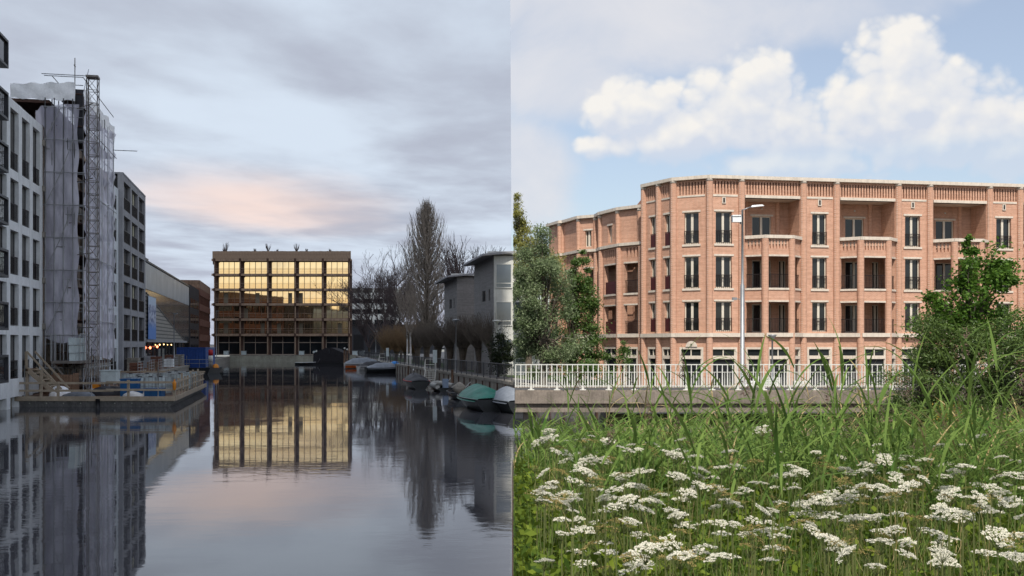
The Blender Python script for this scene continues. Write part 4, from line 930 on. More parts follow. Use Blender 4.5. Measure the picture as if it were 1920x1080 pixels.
# ================================================================ boats
def hull(L, B, H, dz=0, rake=.35, stern=.75):
    mb = MB(); n = 12; m = 6
    def f(u, v):
        x = -L / 2 + L * u
        b = B / 2 * (stern + (1 - stern) * math.sin(min(u / .45, 1) * math.pi / 2)) * (1 if u < .5 else math.sqrt(max(0, 1 - ((u - .5) / .5) ** 2.2)))
        sh = H * (1 + .35 * max(0, u - .35) ** 1.5)
        w_ = (v * 2 - 1); y = b * math.copysign(abs(w_) ** .75, w_) ; zz = -.18 + (sh + .18) * abs(w_) ** 1.8
        return (x + rake * abs(w_) ** 1.5 * max(0, u - .6), y, zz + dz)
    mb.grid(f, 14, 12)
    mb.add([f(0, k / 12) for k in range(13)], [tuple(range(13))])
    return mb, f
def boat(name, label, px, wy, L, B, H, hm, cover=None, cm=None, rz=None, group=None, ridge=.55, inner='wood_dark', thick=True):
    D = CAMH * F / (wy - HY); t = thing(name, label, 'boat', group, (P(px, 645, D).x, D, 0), TH + .03 if rz is None else rz)
    mb, f = hull(L, B, H); mb.build('hull', M[hm], t)
    MB().tube([f(u / 14, 0) for u in range(14)] , .035, 5).tube([f(u / 14, 1) for u in range(14)], .035, 5).build('gunwale', M[cm or hm], t)
    for u in (.25, .55):
        a_ = f(u, 0 if D < 100 else 1); MB().lathe([(.02, -.22), (.08, -.15), (.09, 0), (.08, .15), (.02, .22)], 8).build('fender', M['rubber'], t, (a_[0], a_[1] * 1.06, a_[2] - .22))
    e_ = f(.96, .5); MB().tube([(e_[0] * .95, 0, H + .05), (e_[0] + .3, -.5, H - .05), (e_[0] + .8, -1.2, QZ - .1)], .014, 5).build('mooring_rope', M['cloth'], t)
    if cover:
        def c(u, v):
            a = f(.02 + .96 * u, 0); b = f(.02 + .96 * u, 1); y = a[1] + (b[1] - a[1]) * v; k = 1 - abs(2 * v - 1) ** 1.6
            e = .045 if v in (0, 1) else 0
            return (a[0], y * (1 + e), a[2] + .03 + ridge * k * math.sin(min(1, u * 2.4 + .06) * math.pi / 2) * (1 if u < .7 else 1 - (u - .7) * 2.4) - (.14 if v in (0, 1) else 0) + .03 * math.sin(u * 29) * k)
        MB().grid(c, 20, 10).build('cover', M[cover], t)
    else:
        MB().grid(lambda u, v: (lambda a, b: (a[0], a[1] + (b[1] - a[1]) * v, a[2] - .14))(f(.04 + .9 * u, .06), f(.04 + .9 * u, .94)), 10, 2).build('floor', M[inner], t)
        for u in (.3, .55):
            a, b = f(u, .03), f(u, .97); MB().box(a[0] - .12, a[0] + .12, a[1], b[1], a[2] - .1, a[2] - .05).build('thwart', M['wood'], t)
    return t, f
o, f = boat('covered_boat', 'boat under a pale grey tarpaulin moored by the bridge', 958, 771, 4.6, 2.0, .62, 'hull_dark', 'tarp_grey', ridge=.55)
o, f = boat('covered_boat', 'boat under a bright green tarpaulin by the quay', 902, 766, 5.4, 2.3, .62, 'hull_dark', 'tarp_green', ridge=.6)
a = f(.97, .5)
for s_ in (-1, 1): MB().bar((a[0] - .9, s_ * .5, .95), (a[0] + .2, s_ * .12, .25), .05, .12).build('bow_trim', M['white'], o)
o, f = boat('dinghy', 'small dark dinghy with a round pale fender', 862, 748, 3.4, 1.5, .45, 'hull_dark')
MB().lathe([(.05, -.4), (.34, -.2), (.42, 0), (.34, .2), (.05, .4)], 12).build('fender', M['conc_old'], o, (-.9, .2, .72))
o, f = boat('inflatable_boat', 'pale grey inflatable boat between the gangway and dinghy', 828, 733, 3.2, 1.5, .30, 'hull_dark')
MB().tube([(-1.6, -.6, .42), (.6, -.62, .42), (1.4, -.3, .5), (1.65, 0, .52), (1.4, .3, .5), (.6, .62, .42), (-1.6, .6, .42)], .2, 10).build('tube', M['rubber'], o); MB().box(-1.75, -1.4, -.2, .2, .3, .95).build('outboard_motor', mat('motor_blue', (.2, .26, .36), .5), o)
o, f = boat('motor_boat', 'dark boat with red side and loose gear beside the white gangway', 780, 728, 4.6, 1.9, .62, 'hull_dark', 'tarp_dark', cm='red', ridge=.5)
MB().box(-.9, .1, -.98, -.9, .25, .62).build('red_panel', M['red'], o); MB().bar((1.9, 0, .6), (-.6, .3, 1.5), .06, .12).build('folded_mast', M['conc'], o)
o, f = boat('covered_boat', 'grey covered boat with a bright blue bundle at its stern', 722, 699, 4.8, 2.0, .6, 'hull_dark', 'tarp_grey', ridge=.6, rz=.35)
MB().grid(lambda u, v: (1.2 + .55 * math.cos(u * 6.283) * math.cos((v - .5) * 3.14), .55 * math.sin(u * 6.283) * math.cos((v - .5) * 3.14), 1.0 + .42 * math.sin((v - .5) * 3.14)), 14, 8).build('bundle', mat('bundle_blue', (.03, .22, .60), .5), o)
o, f = boat('covered_boat', 'dark blue covered boat squeezed between two lighter boats', 699, 694, 4.2, 1.9, .55, 'hull_white', 'tarp_dark', ridge=.6, rz=.5)
o, f = boat('sloop', 'white sloop with an orange waterline and pale canopy', 676, 691, 4.6, 2.0, .75, 'hull_white', 'tarp_grey', ridge=.75, rz=.25)
MB().grid(lambda u, v: tuple(Vector(f(.02 + .94 * u, .12 * v)) * 1.0 + Vector((0, -.03, -.28))), 14, 2).build('orange_stripe', mat('stripe_orange', (.50, .11, .02), .5), o)
# houseboat
D = 172; x0 = P(586, 645, D).x; x1 = P(645, 645, D).x; t = thing('houseboat', 'black shed shaped houseboat before the timber building', 'houseboat', loc=((x0 + x1) / 2, D, 0)); hw = (x1 - x0) / 2
MB().yprism([(-hw * .97, .35), (hw * .97, .35), (hw, 1.85), (hw * .86, 2.15), (hw * .2, 2.85), (-hw * .12, 2.85), (-hw * .8, 2.2), (-hw * .95, 1.9)], 0, 6).build('cabin', mat('houseboat_skin', (.030, .028, .031), .85, var=.25, spec=.15), t)
MB().add([(-hw, -.2, -.2), (hw, -.2, -.2), (hw, 6.5, -.2), (-hw, 6.5, -.2), (-hw * 1.02, -.3, .36), (hw * 1.02, -.3, .36), (hw * 1.02, 6.6, .36), (-hw * 1.02, 6.6, .36)], [(3, 2, 1, 0), (4, 5, 6, 7), (0, 1, 5, 4), (1, 2, 6, 5), (2, 3, 7, 6), (3, 0, 4, 7)]).build('hull', M['black'], t)
MB().bar((hw * .05, -.03, 1.9), (hw * .05, -.03, 2.7), .12, .1).build('king_post', M['dkgrey'], t)
for x, z in ((-hw * .95, 1.95), (-hw * .75, 2.15)): MB().box(x - .09, x + .09, -.1, 0, z, z + .35).build('white_box', M['white'], t)
boat('rowing_boat', 'low pale rowing boat tied beside the black houseboat', 574, 684, 3.6, 1.4, .4, 'hull_dark', cm='conc', rz=0.05)
# ================================================================ brick building
class Seg:
    def __init__(s, x0, y0, x1, y1):
        s.x0, s.y0 = x0, y0; s.th = math.atan2(y1 - y0, x1 - x0); s.L = math.hypot(x1 - x0, y1 - y0); s.c = math.cos(s.th); s.s = math.sin(s.th)
    def at(s, u, v=0, z=0): return (s.x0 + u * s.c - v * s.s, s.y0 + u * s.s + v * s.c, z)
    def px(s, p): k = (p - 960) / F; return (k * s.y0 - s.x0) / (s.c - k * s.s)
def pt(px, D): return ((px - 960) / F * D, D)
BB = thing('brick_building', 'warm brick apartment building with cream bands, loggias and half round pilasters', 'building')
GZ = .3; LED = 4.0
def on(sg, mb, name, m_, u=0, v=0, z=0, parent=BB): return place(name, mb.mesh(name, M[m_]) if isinstance(mb, MB) else mb, parent, sg.at(u, v, z), sg.th)
def win(sg, u0, u1, z0, z1, style='iron', lintel=True, y=.2, sill=True, rail=True, face=0):
    wd, h = round(u1 - u0, 2), round(z1 - z0, 2); t = .07
    def fr():
        mb = MB(); mb.box(0, t, 0, .09, 0, h).box(wd - t, wd, 0, .09, 0, h).box(t, wd - t, .002, .088, h - t, h).box(t, wd - t, .002, .088, 0, t * 1.4)
        c = wd / 2; mb.box(c - .085, c + .085, -.02, .088, t, h - t); return mb.mesh('window', M['cream'])
    wn = on(sg, cached(('bw', wd, h), fr), 'window', 'cream', u0, y, z0)
    pm = cached(('bp', wd, h), lambda: MB().box(t - .01, wd / 2 - .07, .05, .07, t, h - t + .01).mesh('pane', M['glass']))
    place('pane', pm, wn); place('pane', pm, wn, (wd / 2 - .0 + .01, 0, 0))
    if lintel: place('lintel', cached(('bl', wd), lambda: MB().box(-.14, wd + .14, 0, .12, 0, .13).mesh('lintel', M['stone'])), wn, (0, face - y - .04, h))
    if sill: place('sill', cached(('bs', wd), lambda: MB().box(-.14, wd + .14, 0, .2, -.15, 0).mesh('sill', M['stone'])), wn, (0, -y - .07, 0))
    if rail and style == 'iron':
        def rl():
            mb = MB(); n = 8; mb.box(0, wd, -.015, .015, .93, .97).box(0, wd, -.012, .012, .74, .77).box(0, wd, -.012, .012, .08, .11)
            for i in range(n + 1): x = wd * i / n; mb.box(x - .012, x + .012, -.012, .012, .0, .95)
            for i in range(n): x = wd * (i + .5) / n; mb.box(x - .008, x + .008, -.01, .01, .76, .94)
            return mb.mesh('railing', M['iron'])
        place('railing', cached(('br', wd), rl), wn, (0, -y - .0, 0))
    elif rail: place('railing', cached(('bm', wd), lambda: MB().box(.02, wd - .02, -.02, .02, .04, .95).box(0, wd, -.03, .03, .97, 1.02).mesh('railing', M['maroon'])), wn, (0, -y + .06, 0))
    return wn
def fins(sg, u0, u1, z0, z1, depth=.2, pitch=.215):
    n = max(2, int((u1 - u0) / pitch)); mb = MB(); p_ = (u1 - u0) / n
    for i in range(n): mb.box(u0 + i * p_, u0 + i * p_ + p_ * .55, .0, depth, z0, z1)
    mb.box(u0, u1, depth, depth + .12, z0 - .02, z1 + .02); o = on(sg, mb, 'fin_panel', 'brick'); o['kind'] = 'stuff'
def pilaster(x, y, z0, z1, r=.24, cap=True):
    me = cached(('pil', z0, z1, r), lambda: MB().tube([(0, 0, z0), (0, 0, z1)], r, 14, False).mesh('pilaster', M['brick']))
    o = place('pilaster', me, BB, (x, y, 0))
    if cap: place('cap', cached(('pcap', z1, r), lambda: MB().lathe([(r * 1.03, z1 - .18), (r * 1.03, z1), (r * .8, z1 + .12), (.02, z1 + .17)], 14).mesh('cap', M['stone'])), o)
def band(sg, u0, u1, z0, z1, y0=-.1, y1=.3, name='stone_band', dz=0): on(sg, MB().box(u0, u1, y0, y1, z0 + dz, z1 + dz), name, 'stone')
def shopfront(sg, u0, u1, door=True, n=2):
    wd = u1 - u0; o = on(sg, MB().box(0, .13, 0, .2, 0, 2.97).box(wd - .13, wd, 0, .2, 0, 2.97).box(.13, wd - .13, -.02, .2, 2.82, 2.97).box(.13, wd - .13, -.03, .2, 2.12, 2.36), 'shopfront', 'stone', u0, -.03, GZ)
    for i in range(n):
        a = .13 + (wd - .26) * i / n; b = .13 + (wd - .26) * (i + 1) / n
        MB().box(a, b - .07, .1, .13, 2.36, 2.82).build('transom_pane', M['glass'], o); MB().box(b - .07, b, .04, .14, 2.36, 2.82).build('transom_bar', M['cream'], o)
    MB().box(.13, wd - .13, .12, .15, 0, 2.12).build('door_pane', M['glass'], o)
    MB().box(.13, .2, .02, .13, 0, 2.12).box(wd - .2, wd - .13, .02, .13, 0, 2.12).build('door_frame', M['stone'], o)
FLO = ((4.4, 6.55), (7.5, 9.8), (10.68, 12.98))
def top_trim(sg, u0, u1, zt, i, cop=True):
    band(sg, u0 - .12, u1 + .12, zt, zt + .24, -.28, .5, 'coping', i * .003)
C0 = pt(1330, 73.1); C1 = pt(1912, 77.3); SC = Seg(*C0, *C1); B0 = pt(1263, 74.3); SB = Seg(*B0, *C0); A0 = pt(1208, 77.3); SA = Seg(*A0, *B0)
ZT = 15.3
# segments A and B: plain window bays
for k, (sg, wins, pil, style) in enumerate(((SA, ((1219, 1231), (1246, 1258)), (1208, 1236), 'maroon'), (SB, ((1283, 1310),), (1263,), 'iron'))):
    ops = []; gr = []
    for a, b in wins:
        u0, u1 = sg.px(a), sg.px(b); ops += [(u0, u1, z0, z1) for z0, z1 in FLO]
        if style == 'maroon': gr.append((u0 - .25, u1 + .25))
        else: gr.append((u0 - .35, u1 + .35))
    ops += [(a, b, GZ - .01, GZ + 2.97) for a, b in gr]
    fz = (14.25, 15.15)
    edges = [.3] + ([sg.px(1236) - .3, sg.px(1236) + .3] if k == 0 else []) + [sg.L - .3]
    fr = list(zip(edges[::2], edges[1::2])); ops += [(a, b, *fz) for a, b in fr]
    on(sg, wall(MB(), 0, sg.L, GZ, ZT, ops, 0, .35), 'wall', 'brick')
    for a, b in fr: fins(sg, a, b, *fz); band(sg, a, b, 14.08, 14.2, -.04, .1)
    for a, b in wins:
        for z0, z1 in FLO: win(sg, sg.px(a), sg.px(b), z0, z1, style, sill=z0 > 5)
    for a, b in gr: shopfront(sg, a, b)
    for p in pil: x, y, _ = sg.at(sg.px(p), -.03); pilaster(x, y, GZ, ZT)
    top_trim(sg, 0, sg.L, ZT, k); band(sg, -.1, sg.L + .1, LED, LED + .28, -.3, .0, dz=k * .003)
o = on(SB, MB().add([(0, 0, 0)] + [(math.cos(i * math.pi / 12) * .42, 0, math.sin(i * math.pi / 12) * .42) for i in range(13)] + [(0, .15, 0)] + [(math.cos(i * math.pi / 12) * .42, .15, math.sin(i * math.pi / 12) * .42) for i in range(13)],
   [(0, i + 1, i + 2) for i in range(12)] + [(i + 1, i + 15, i + 16, i + 2) for i in range(12)]), 'entrance_lunette', 'stone', SB.px(1297), -.12, GZ + 3.0)
MB().tube([(0, -.03, .14), (0, .02, .14)], .09, 10).build('house_number_disc', M['conc_old'], o)
# segment C: window bays alternate with loggia bays
pil = [1330, 1390, 1506, 1568, 1684, 1743, 1855, 1912, 1975]
up = [SC.px(p) for p in pil]; UE = up[-1]
wb = {0: (1342, 1372), 2: (1523, 1550), 4: (1697, 1725), 6: (1868, 1896)}
ops = []; frs = []
for i in range(8):
    a, b = up[i] + .27, up[i + 1] - .27; frs.append((a, b))
    if i in wb:
        u0, u1 = SC.px(wb[i][0]), SC.px(wb[i][1]); ops += [(u0, u1, *z) for z in FLO]; ops.append((u0 - .4, u1 + .4, GZ - .01, GZ + 2.97))
    else: ops += [(a, b, 10.9, 14.0), (a - .02, b + .02, GZ - .01, 10.7)]
    ops.append((a, b, 14.25, 15.15))
on(SC, wall(MB(), 0, UE, GZ, ZT, ops, 0, .35), 'wall', 'brick')
for u in up: x, y, _ = SC.at(u, -.03); pilaster(x, y, GZ, ZT)
top_trim(SC, 0, UE, ZT, 2); band(SC, -.1, UE, LED, LED + .28, -.3, .0, dz=.006)
for i, (a, b) in enumerate(frs):
    fins(SC, a, b, 14.25, 15.15); band(SC, a, b, 14.06 if i in wb else 14.0, 14.2, -.04 if i in wb else -.12, .1)
    if i in wb:
        u0, u1 = SC.px(wb[i][0]), SC.px(wb[i][1])
        for z0, z1 in FLO: win(SC, u0, u1, z0, z1, 'iron', sill=z0 > 5)
        shopfront(SC, u0 - .4, u1 + .4)
        c = (u0 + u1) / 2; o = on(SC, MB().box(-.14, .14, -.05, .05, 0, .06).box(-.14, -.07, -.05, .05, .06, .40).box(.07, .14, -.05, .05, .06, .40).box(-.14, .14, -.05, .05, .40, .46), 'vent_frame', 'stone', c, -.02, 13.55)
        MB().box(-.07, .07, -.02, .0, .06, .4).build('vent_slot', M['black'], o)
    else:
        # loggia: back wall, side walls, slabs
        bk = 1.9; c = (a + b) / 2; bops = [(c - .75, c + .75, z0, z1) for z0, z1 in ((4.35, 6.45), (7.55, 9.7), (11.1, 12.95))] + [(b - .75, b - .2, z0, z1) for z0, z1 in ((4.35, 6.45), (7.55, 9.7))]
        on(SC, wall(MB(), a - .3, b + .3, GZ, 14.2, bops, bk, bk + .3), 'loggia_wall', 'brick')
        for z0, z1 in ((4.35, 6.45), (7.55, 9.7)): win(SC, c - .75, c + .75, z0, z1, lintel=False, y=bk + .1, sill=False, rail=False); win(SC, b - .75, b - .2, z0, z1, lintel=False, y=bk + .1, sill=False, rail=False)
        wn = win(SC, c - .75, c + .75, 11.1, 12.95, y=bk + .12, sill=False, rail=False, face=bk)
        for u in (a - .3, b): on(SC, MB().box(u, u + .3, .35, bk, GZ, 14.2), 'side_wall', 'brick')
        for u in (c - 1.25, c + 1.25): x, y, _ = SC.at(u, bk); place('pilaster', cached('lpil', lambda: MB().tube([(0, 0, 10.9), (0, 0, 14.1)], .17, 12).mesh('pilaster', M['brick'])), BB, (x, y, 0))
        on(SC, MB().box(a - .3, b + .3, .0, bk, 14.0, 14.2), 'loggia_ceiling', 'soffit')
        o = on(SC, MB().lathe([(.02, -.06), (.08, 0), (.02, .06)], 8), 'wall_lamp', 'white', c, bk - .05, 13.5)
        pj = -1.05; q = [(a - .1, .0), (a + 1.1, pj), (b - 1.1, pj), (b + .1, .0)]
        for z0, z1 in ((LED + .02, 4.3), (7.2, 7.44), (10.62, 10.9)):
            on(SC, MB().prism([(a - .05, .02), (a + 1.12, pj + .06), (b - 1.12, pj + .06), (b + .05, .02), (b + .05, bk), (a - .05, bk)], z0, z1), 'floor_slab', 'soffit')
        for k in range(3):
            p0 = SC.at(*q[k]); p1 = SC.at(*q[k + 1]); sg = Seg(p0[0], p0[1], p1[0], p1[1]); L = sg.L; e = .16
            o_ = [(e, L - e, 4.3, 6.5), (e, L - e, 7.5, 9.75), (e, L - e, 10.3, 10.95), (e, L - e, GZ - .01, GZ + 2.97)]
            on(sg, wall(MB(), 0, L, GZ, 11.02, o_, 0, .25), 'bay_wall', 'brick'); fins(sg, e, L - e, 10.3, 10.95, .14)
            band(sg, -.12, L + .12, 11.02, 11.25, -.16, .35, 'coping', k * .003); band(sg, 0, L, LED, LED + .28, -.25, 0, dz=.003 * k + .009)
            for z in (6.5, 9.75): band(sg, e - .03, L - e + .03, z, z + .12, -.03, .1, 'lintel')
            band(sg, e - .03, L - e + .03, 7.36, 7.5, -.06, .1, 'sill')
            shopfront(sg, e, L - e, n=2 if k == 1 else 1)
            for z in (4.32, 7.5): on(sg, rail_mesh(L - 2 * e, 1.0, int((L - 2 * e) / .11), .04, .018), 'railing', 'iron', e, .12, z)
        for k in (1, 2): x, y, _ = SC.at(q[k][0], q[k][1] + .05); pilaster(x, y, GZ, 11.0, .25, False)
# lower stepped wing on the left
LP = [(1030, 91), (1052, 88.4), (1058, 88.4), (1088, 85.2), (1121, 84.3), (1129, 82.7), (1163, 79.9), (1205, 78.3)]
LP = [pt(*p) for p in LP]
for k in range(7):
    sg = Seg(*LP[k], *LP[k + 1]); L = sg.L
    if L < .9: on(sg, MB().box(0, L, 0, .35, GZ, 11.1), 'wall', 'brick'); on(sg, MB().box(0, L, .9, 1.2, 11, 14.0), 'upper_wall', 'brick'); top_trim(Seg(*[v for v in (LP[k][0], LP[k][1] + .9)], LP[k + 1][0], LP[k + 1][1] + .9), 0, L, 14.0, k + 3); continue
    e = .42; o_ = [(e, L - e, 4.3, 6.5), (e, L - e, 7.45, 9.75), (e, L - e, 10.2, 10.95), (e, L - e, GZ - .01, GZ + 2.97)]
    on(sg, wall(MB(), 0, L, GZ, 11.1, o_, 0, .35), 'wall', 'brick'); fins(sg, e, L - e, 10.2, 10.95, .16, .3)
    band(sg, -.15, L + .15, 11.1, 11.33, -.2, .4, 'coping', k * .003); band(sg, -.1, L + .1, LED, LED + .28, -.28, 0, dz=k * .003)
    for z in (6.5, 9.75): band(sg, e - .05, L - e + .05, z, z + .12, -.04, .1, 'lintel')
    band(sg, e - .05, L - e + .05, 7.3, 7.45, -.07, .1, 'sill'); shopfront(sg, e, L - e, n=2)
    narrow = k in (3, 5) or k == 2
    for z in (4.3, 7.45):
        if narrow: on(sg, MB().box(e, L - e, .1, .14, z + .02, z + 1.0), 'railing', 'maroon')
        else: on(sg, rail_mesh(L - 2 * e, 1.0, 12, .04, .018), 'railing', 'iron', e, .12, z)
        on(sg, MB().box(e - .2, L - e + .2, 1.4, 1.6, z - .3, z + 2.5), 'loggia_wall', 'brick')
        win(sg, L / 2 - .45, L / 2 + .45, z + .05, z + 2.1, lintel=False, sill=False, rail=False, y=1.3)
    us = Seg(LP[k][0], LP[k][1] + .9, LP[k + 1][0], LP[k + 1][1] + .9); uo = [(L / 2 - .3, L / 2 + .3, 11.6, 13.0)] if k % 2 else []
    on(us, wall(MB(), 0, L, 11.0, 14.0, uo, 0, .3), 'upper_wall', 'brick'); top_trim(us, 0, L, 14.0, k + 3)
    if uo: win(us, L / 2 - .3, L / 2 + .3, 11.6, 13.0, rail=False, sill=False)
    x, y, _ = sg.at(L - .1, -.05); pilaster(x, y, GZ, 11.0, .24, False); x, y, _ = us.at(L - .1, -.05); pilaster(x, y, 11.2, 13.95, .2)
# hidden bodies
c = [SA.at(.1, .45), SB.at(.1, .45), SC.at(.35, .5), SC.at(.6, 2.3), SC.at(UE, 2.3), SC.at(UE, 12), (10.6, 90, 0)]
MB().prism([(p[0], p[1]) for p in c], GZ, ZT - .05).build('core', M['brick'], BB)
MB().prism([(p[0] + .3, p[1] + 1.85) for p in LP] + [(12, 92), (5, 96)], GZ, 13.9).build('core', M['brick'], BB)

# ================================================================ bridge
t = thing('bridge', 'low concrete bridge with stained edge beam over the side canal', 'bridge')
MB().box(.12, 26, 42.0, 42.5, 1.06, 1.54).build('edge_beam', M['bridge'], t)
MB().box(.12, 26, 42.22, 42.5, .88, 1.06).build('recess_band', M['bridge'], t)
MB().box(.12, 26, 42.04, 47.0, .70, .88).build('soffit_slab', M['bridge'], t)
MB().box(.12, 26, 42.5, 47.0, .88, 1.50).build('deck', M['asphalt'], t)
for i in range(13): MB().box(.14 + i * 2.0, 2.1 + i * 2.0, 42.1, 42.45, 1.54, 1.60).build('kerb_stone', M['bridge'], t)
MB().box(.12, 26, 46.6, 47.0, 1.50, 1.58).build('kerb_stone', M['bridge'], t)
MB().box(.5, 1.0, 42.5, 46.8, -.5, .7).build('pier', M['bridge'], t); MB().box(15.6, 16.4, 42.5, 46.8, -.5, .7).build('pier', M['bridge'], t)
MB().box(4.4, 60, 47.05, 47.4, -.5, .29).build('abutment', M['bridge'], t)
gv = np.zeros((0, 3)); 
t = thing('bridge_railing', 'white painted railing with tapering balusters on the bridge', 'railing')
zb = 1.60
for z, r_ in ((1.05, .022), (.74, .012), (.17, .016)): MB().bar((.12, 42.22, zb + z), (26, 42.22, zb + z), r_ * 1.8, r_ * 1.8).build('rail', M['white'], t)
bt = MB().add([(-.03, -.025, .12), (.03, -.025, .12), (.03, .025, .12), (-.03, .025, .12), (-.015, -.02, 1.05), (.015, -.02, 1.05), (.015, .02, 1.05), (-.015, .02, 1.05)], [(3, 2, 1, 0), (4, 5, 6, 7), (0, 1, 5, 4), (1, 2, 6, 5), (2, 3, 7, 6), (3, 0, 4, 7)]).mesh('baluster', M['white'])
bs = MB().add([(-.018, -.02, .12), (.018, -.02, .12), (.018, .02, .12), (-.018, .02, .12), (-.007, -.012, .75), (.007, -.012, .75), (.007, .012, .75), (-.007, .012, .75)], [(3, 2, 1, 0), (4, 5, 6, 7), (0, 1, 5, 4), (1, 2, 6, 5), (2, 3, 7, 6), (3, 0, 4, 7)]).mesh('short_baluster', M['white'])
ft = MB().box(-.05, .05, -.05, .05, -.01, .14).box(-.13, .13, -.07, .07, -.02, .035).mesh('foot', M['white'])
for i in range(112):
    x = .15 + i * .213; place('baluster', bt, t, (x, 42.22, zb)); place('short_baluster', bs, t, (x + .1, 42.22, zb), scale=(1, 1, .82 + .18 * math.sin(i * 1.9)) if i % 3 == 0 else None)
    if i % 5 == 3: place('foot', ft, t, (x, 42.22, zb))
# lamps
t = thing('street_lamp', 'tall grey street lamp with two heads behind the bridge', 'street lamp', loc=(P(1392, 645, 50).x, 50, .3))
H_ = P(0, 393, 50).z - .3
MB().tube([(0, 0, 0), (0, 0, H_ * .62), (0, 0, H_ * .63), (0, 0, H_)], [.105, .10, .06, .05], 10).build('pole', M['steel'], t)
MB().tube([(0, 0, H_ - .02), (.45, -.05, H_ + .14)], .03, 6).build('arm', M['steel'], t)
MB().add([(.4, -.14, H_ + .10), (1.05, -.10, H_ + .17), (1.05, .06, H_ + .17), (.4, .1, H_ + .10), (.45, -.1, H_ + .20), (.95, -.08, H_ + .24), (.95, .04, H_ + .24), (.45, .06, H_ + .20)], [(3, 2, 1, 0), (4, 5, 6, 7), (0, 1, 5, 4), (1, 2, 6, 5), (2, 3, 7, 6), (3, 0, 4, 7)]).build('lamp_head', M['steel'], t)
MB().box(-.5, -.08, -.16, .12, H_ - .62, H_ - .34).box(-.52, -.1, -.2, .14, H_ - .34, H_ - .28).build('flood_lamp', M['conc'], t); MB().box(-.12, .0, -.04, .04, H_ - .7, H_ - .45).build('bracket', M['dsteel'], t)
MB().tube([(0, 0, P(0, 563, 50).z - .3), (-.3, 0, P(0, 560, 50).z - .28)], .02, 5).build('sensor_arm', M['steel'], t); MB().box(-.5, -.28, -.05, .05, P(0, 562, 50).z - .32, P(0, 559, 50).z - .26).build('sensor', M['steel'], t)
t = thing('street_lamp', 'short slim street lamp with cone shaped head before the shopfronts', 'street lamp', loc=(P(1448, 645, 60).x, 60, .3)); h = P(0, 634, 60).z - .3
MB().tube([(0, 0, 0), (0, 0, h)], .05, 8).build('pole', M['steel'], t); MB().lathe([(.05, h - .1), (.12, h), (.26, h + .16), (.25, h + .2), (.03, h + .22)], 14).build('lamp_head', M['steel'], t)
t = thing('site_board', 'white notice board standing before the shopfronts', 'sign', loc=(P(1446, 645, 66).x, 66, .3))
MB().box(-.58, .58, -.03, .03, .35, 1.05).build('panel', M['white'], t)
for dx in (-.5, .5): MB().box(dx - .04, dx + .04, .03, .08, 0, 1.0).build('leg', M['wood'], t)
pmt = mat('faded_print', (.38, .46, .34), .7)
for i in range(3): MB().box(-.48 + .03 * i, .45 - .12 * i, -.036, -.031, .9 - i * .16, .97 - i * .16).build('faded_lettering', pmt, t)
for i, (px, c_, dz) in enumerate(((1500, 'white', 0), (1403, 'conc', 0))):
    t = thing('delivery_crate', ['white crate stacked by the shop door', 'pale crate at the foot of the tall lamp'][i], 'crate', loc=(P(px, 645, 68).x, 68, .3))
    MB().box(-.4, .4, -.3, .3, .06, .75).build('box', M[c_], t); MB().box(-.43, .43, -.33, .33, 0, .06).build('base', M['wood'], t)

# ================================================================ foliage
LEAF = dict(
    silver=leaf_mat('silver_willow_leaf', (.075, .12, .04), (.26, .31, .18), .3, .55, .15),
    weep=leaf_mat('weeping_willow_leaf', (.16, .17, .04), (.30, .29, .08), .35),
    sap=leaf_mat('sapling_leaf', (.045, .10, .022), (.12, .185, .045), .35),
    shrub=leaf_mat('shrub_leaf', (.045, .085, .022), (.14, .20, .055), .3),
    oak=leaf_mat('oak_leaf', (.035, .085, .012), (.11, .20, .03), .35, .5, .2),
    yellow=leaf_mat('yellowing_leaf', (.24, .20, .03), (.40, .28, .05), .35),
    reed=leaf_mat('reed_leaf', (.045, .10, .018), (.175, .25, .06), .3, .6, .1),
    herb=leaf_mat('herb_leaf', (.025, .06, .008), (.17, .22, .025), .3, .6, .1),
    stem=leaf_mat('herb_stem', (.07, .09, .03), (.14, .16, .05), .1),
    flower=leaf_mat('umbel_white', (.62, .59, .46), (.78, .75, .64), .3, .7, .1),
    seed=leaf_mat('umbel_seed', (.20, .17, .06), (.33, .25, .10), .2, .8, .1),
    plume=leaf_mat('reed_plume', (.10, .065, .055), (.20, .14, .11), .2, .9, .1),
    hedge=leaf_mat('dark_hedge_leaf', (.012, .02, .008), (.03, .045, .015), .15),
    wood=leaf_mat('far_wood_leaf', (.02, .022, .012), (.05, .05, .028), .1),
)
def leafq(c, size, n_up=.4, elong=1.8, rs=None, droop=0.):
    """leaf rhombs at points c: verts, quads"""
    rs = rs or rng; N = len(c); nrm = rs.normal(size=(N, 3)); nrm[:, 2] = np.abs(nrm[:, 2]) + n_up; nrm /= np.linalg.norm(nrm, axis=1, keepdims=True)
    d = rs.normal(size=(N, 3)); d[:, 2] -= droop; d -= (d * nrm).sum(1, keepdims=True) * nrm; d /= np.linalg.norm(d, axis=1, keepdims=True) + 1e-9; s = np.cross(nrm, d)
    L = size * rs.uniform(.6, 1.25, (N, 1)); Wd = L / elong
    v = np.stack([c - d * L / 2, c + s * Wd / 2 + nrm * Wd * .12, c + d * L / 2, c - s * Wd / 2 + nrm * Wd * .12], 1).reshape(-1, 3)
    return v, np.arange(4 * N).reshape(N, 4)
def clipx(v, f, xmin):
    k = f.shape[1]; keep = (v[f][:, :, 0] > xmin).all(1); f = f[keep]; return v[f].reshape(-1, 3), np.arange(len(f) * k).reshape(-1, k)
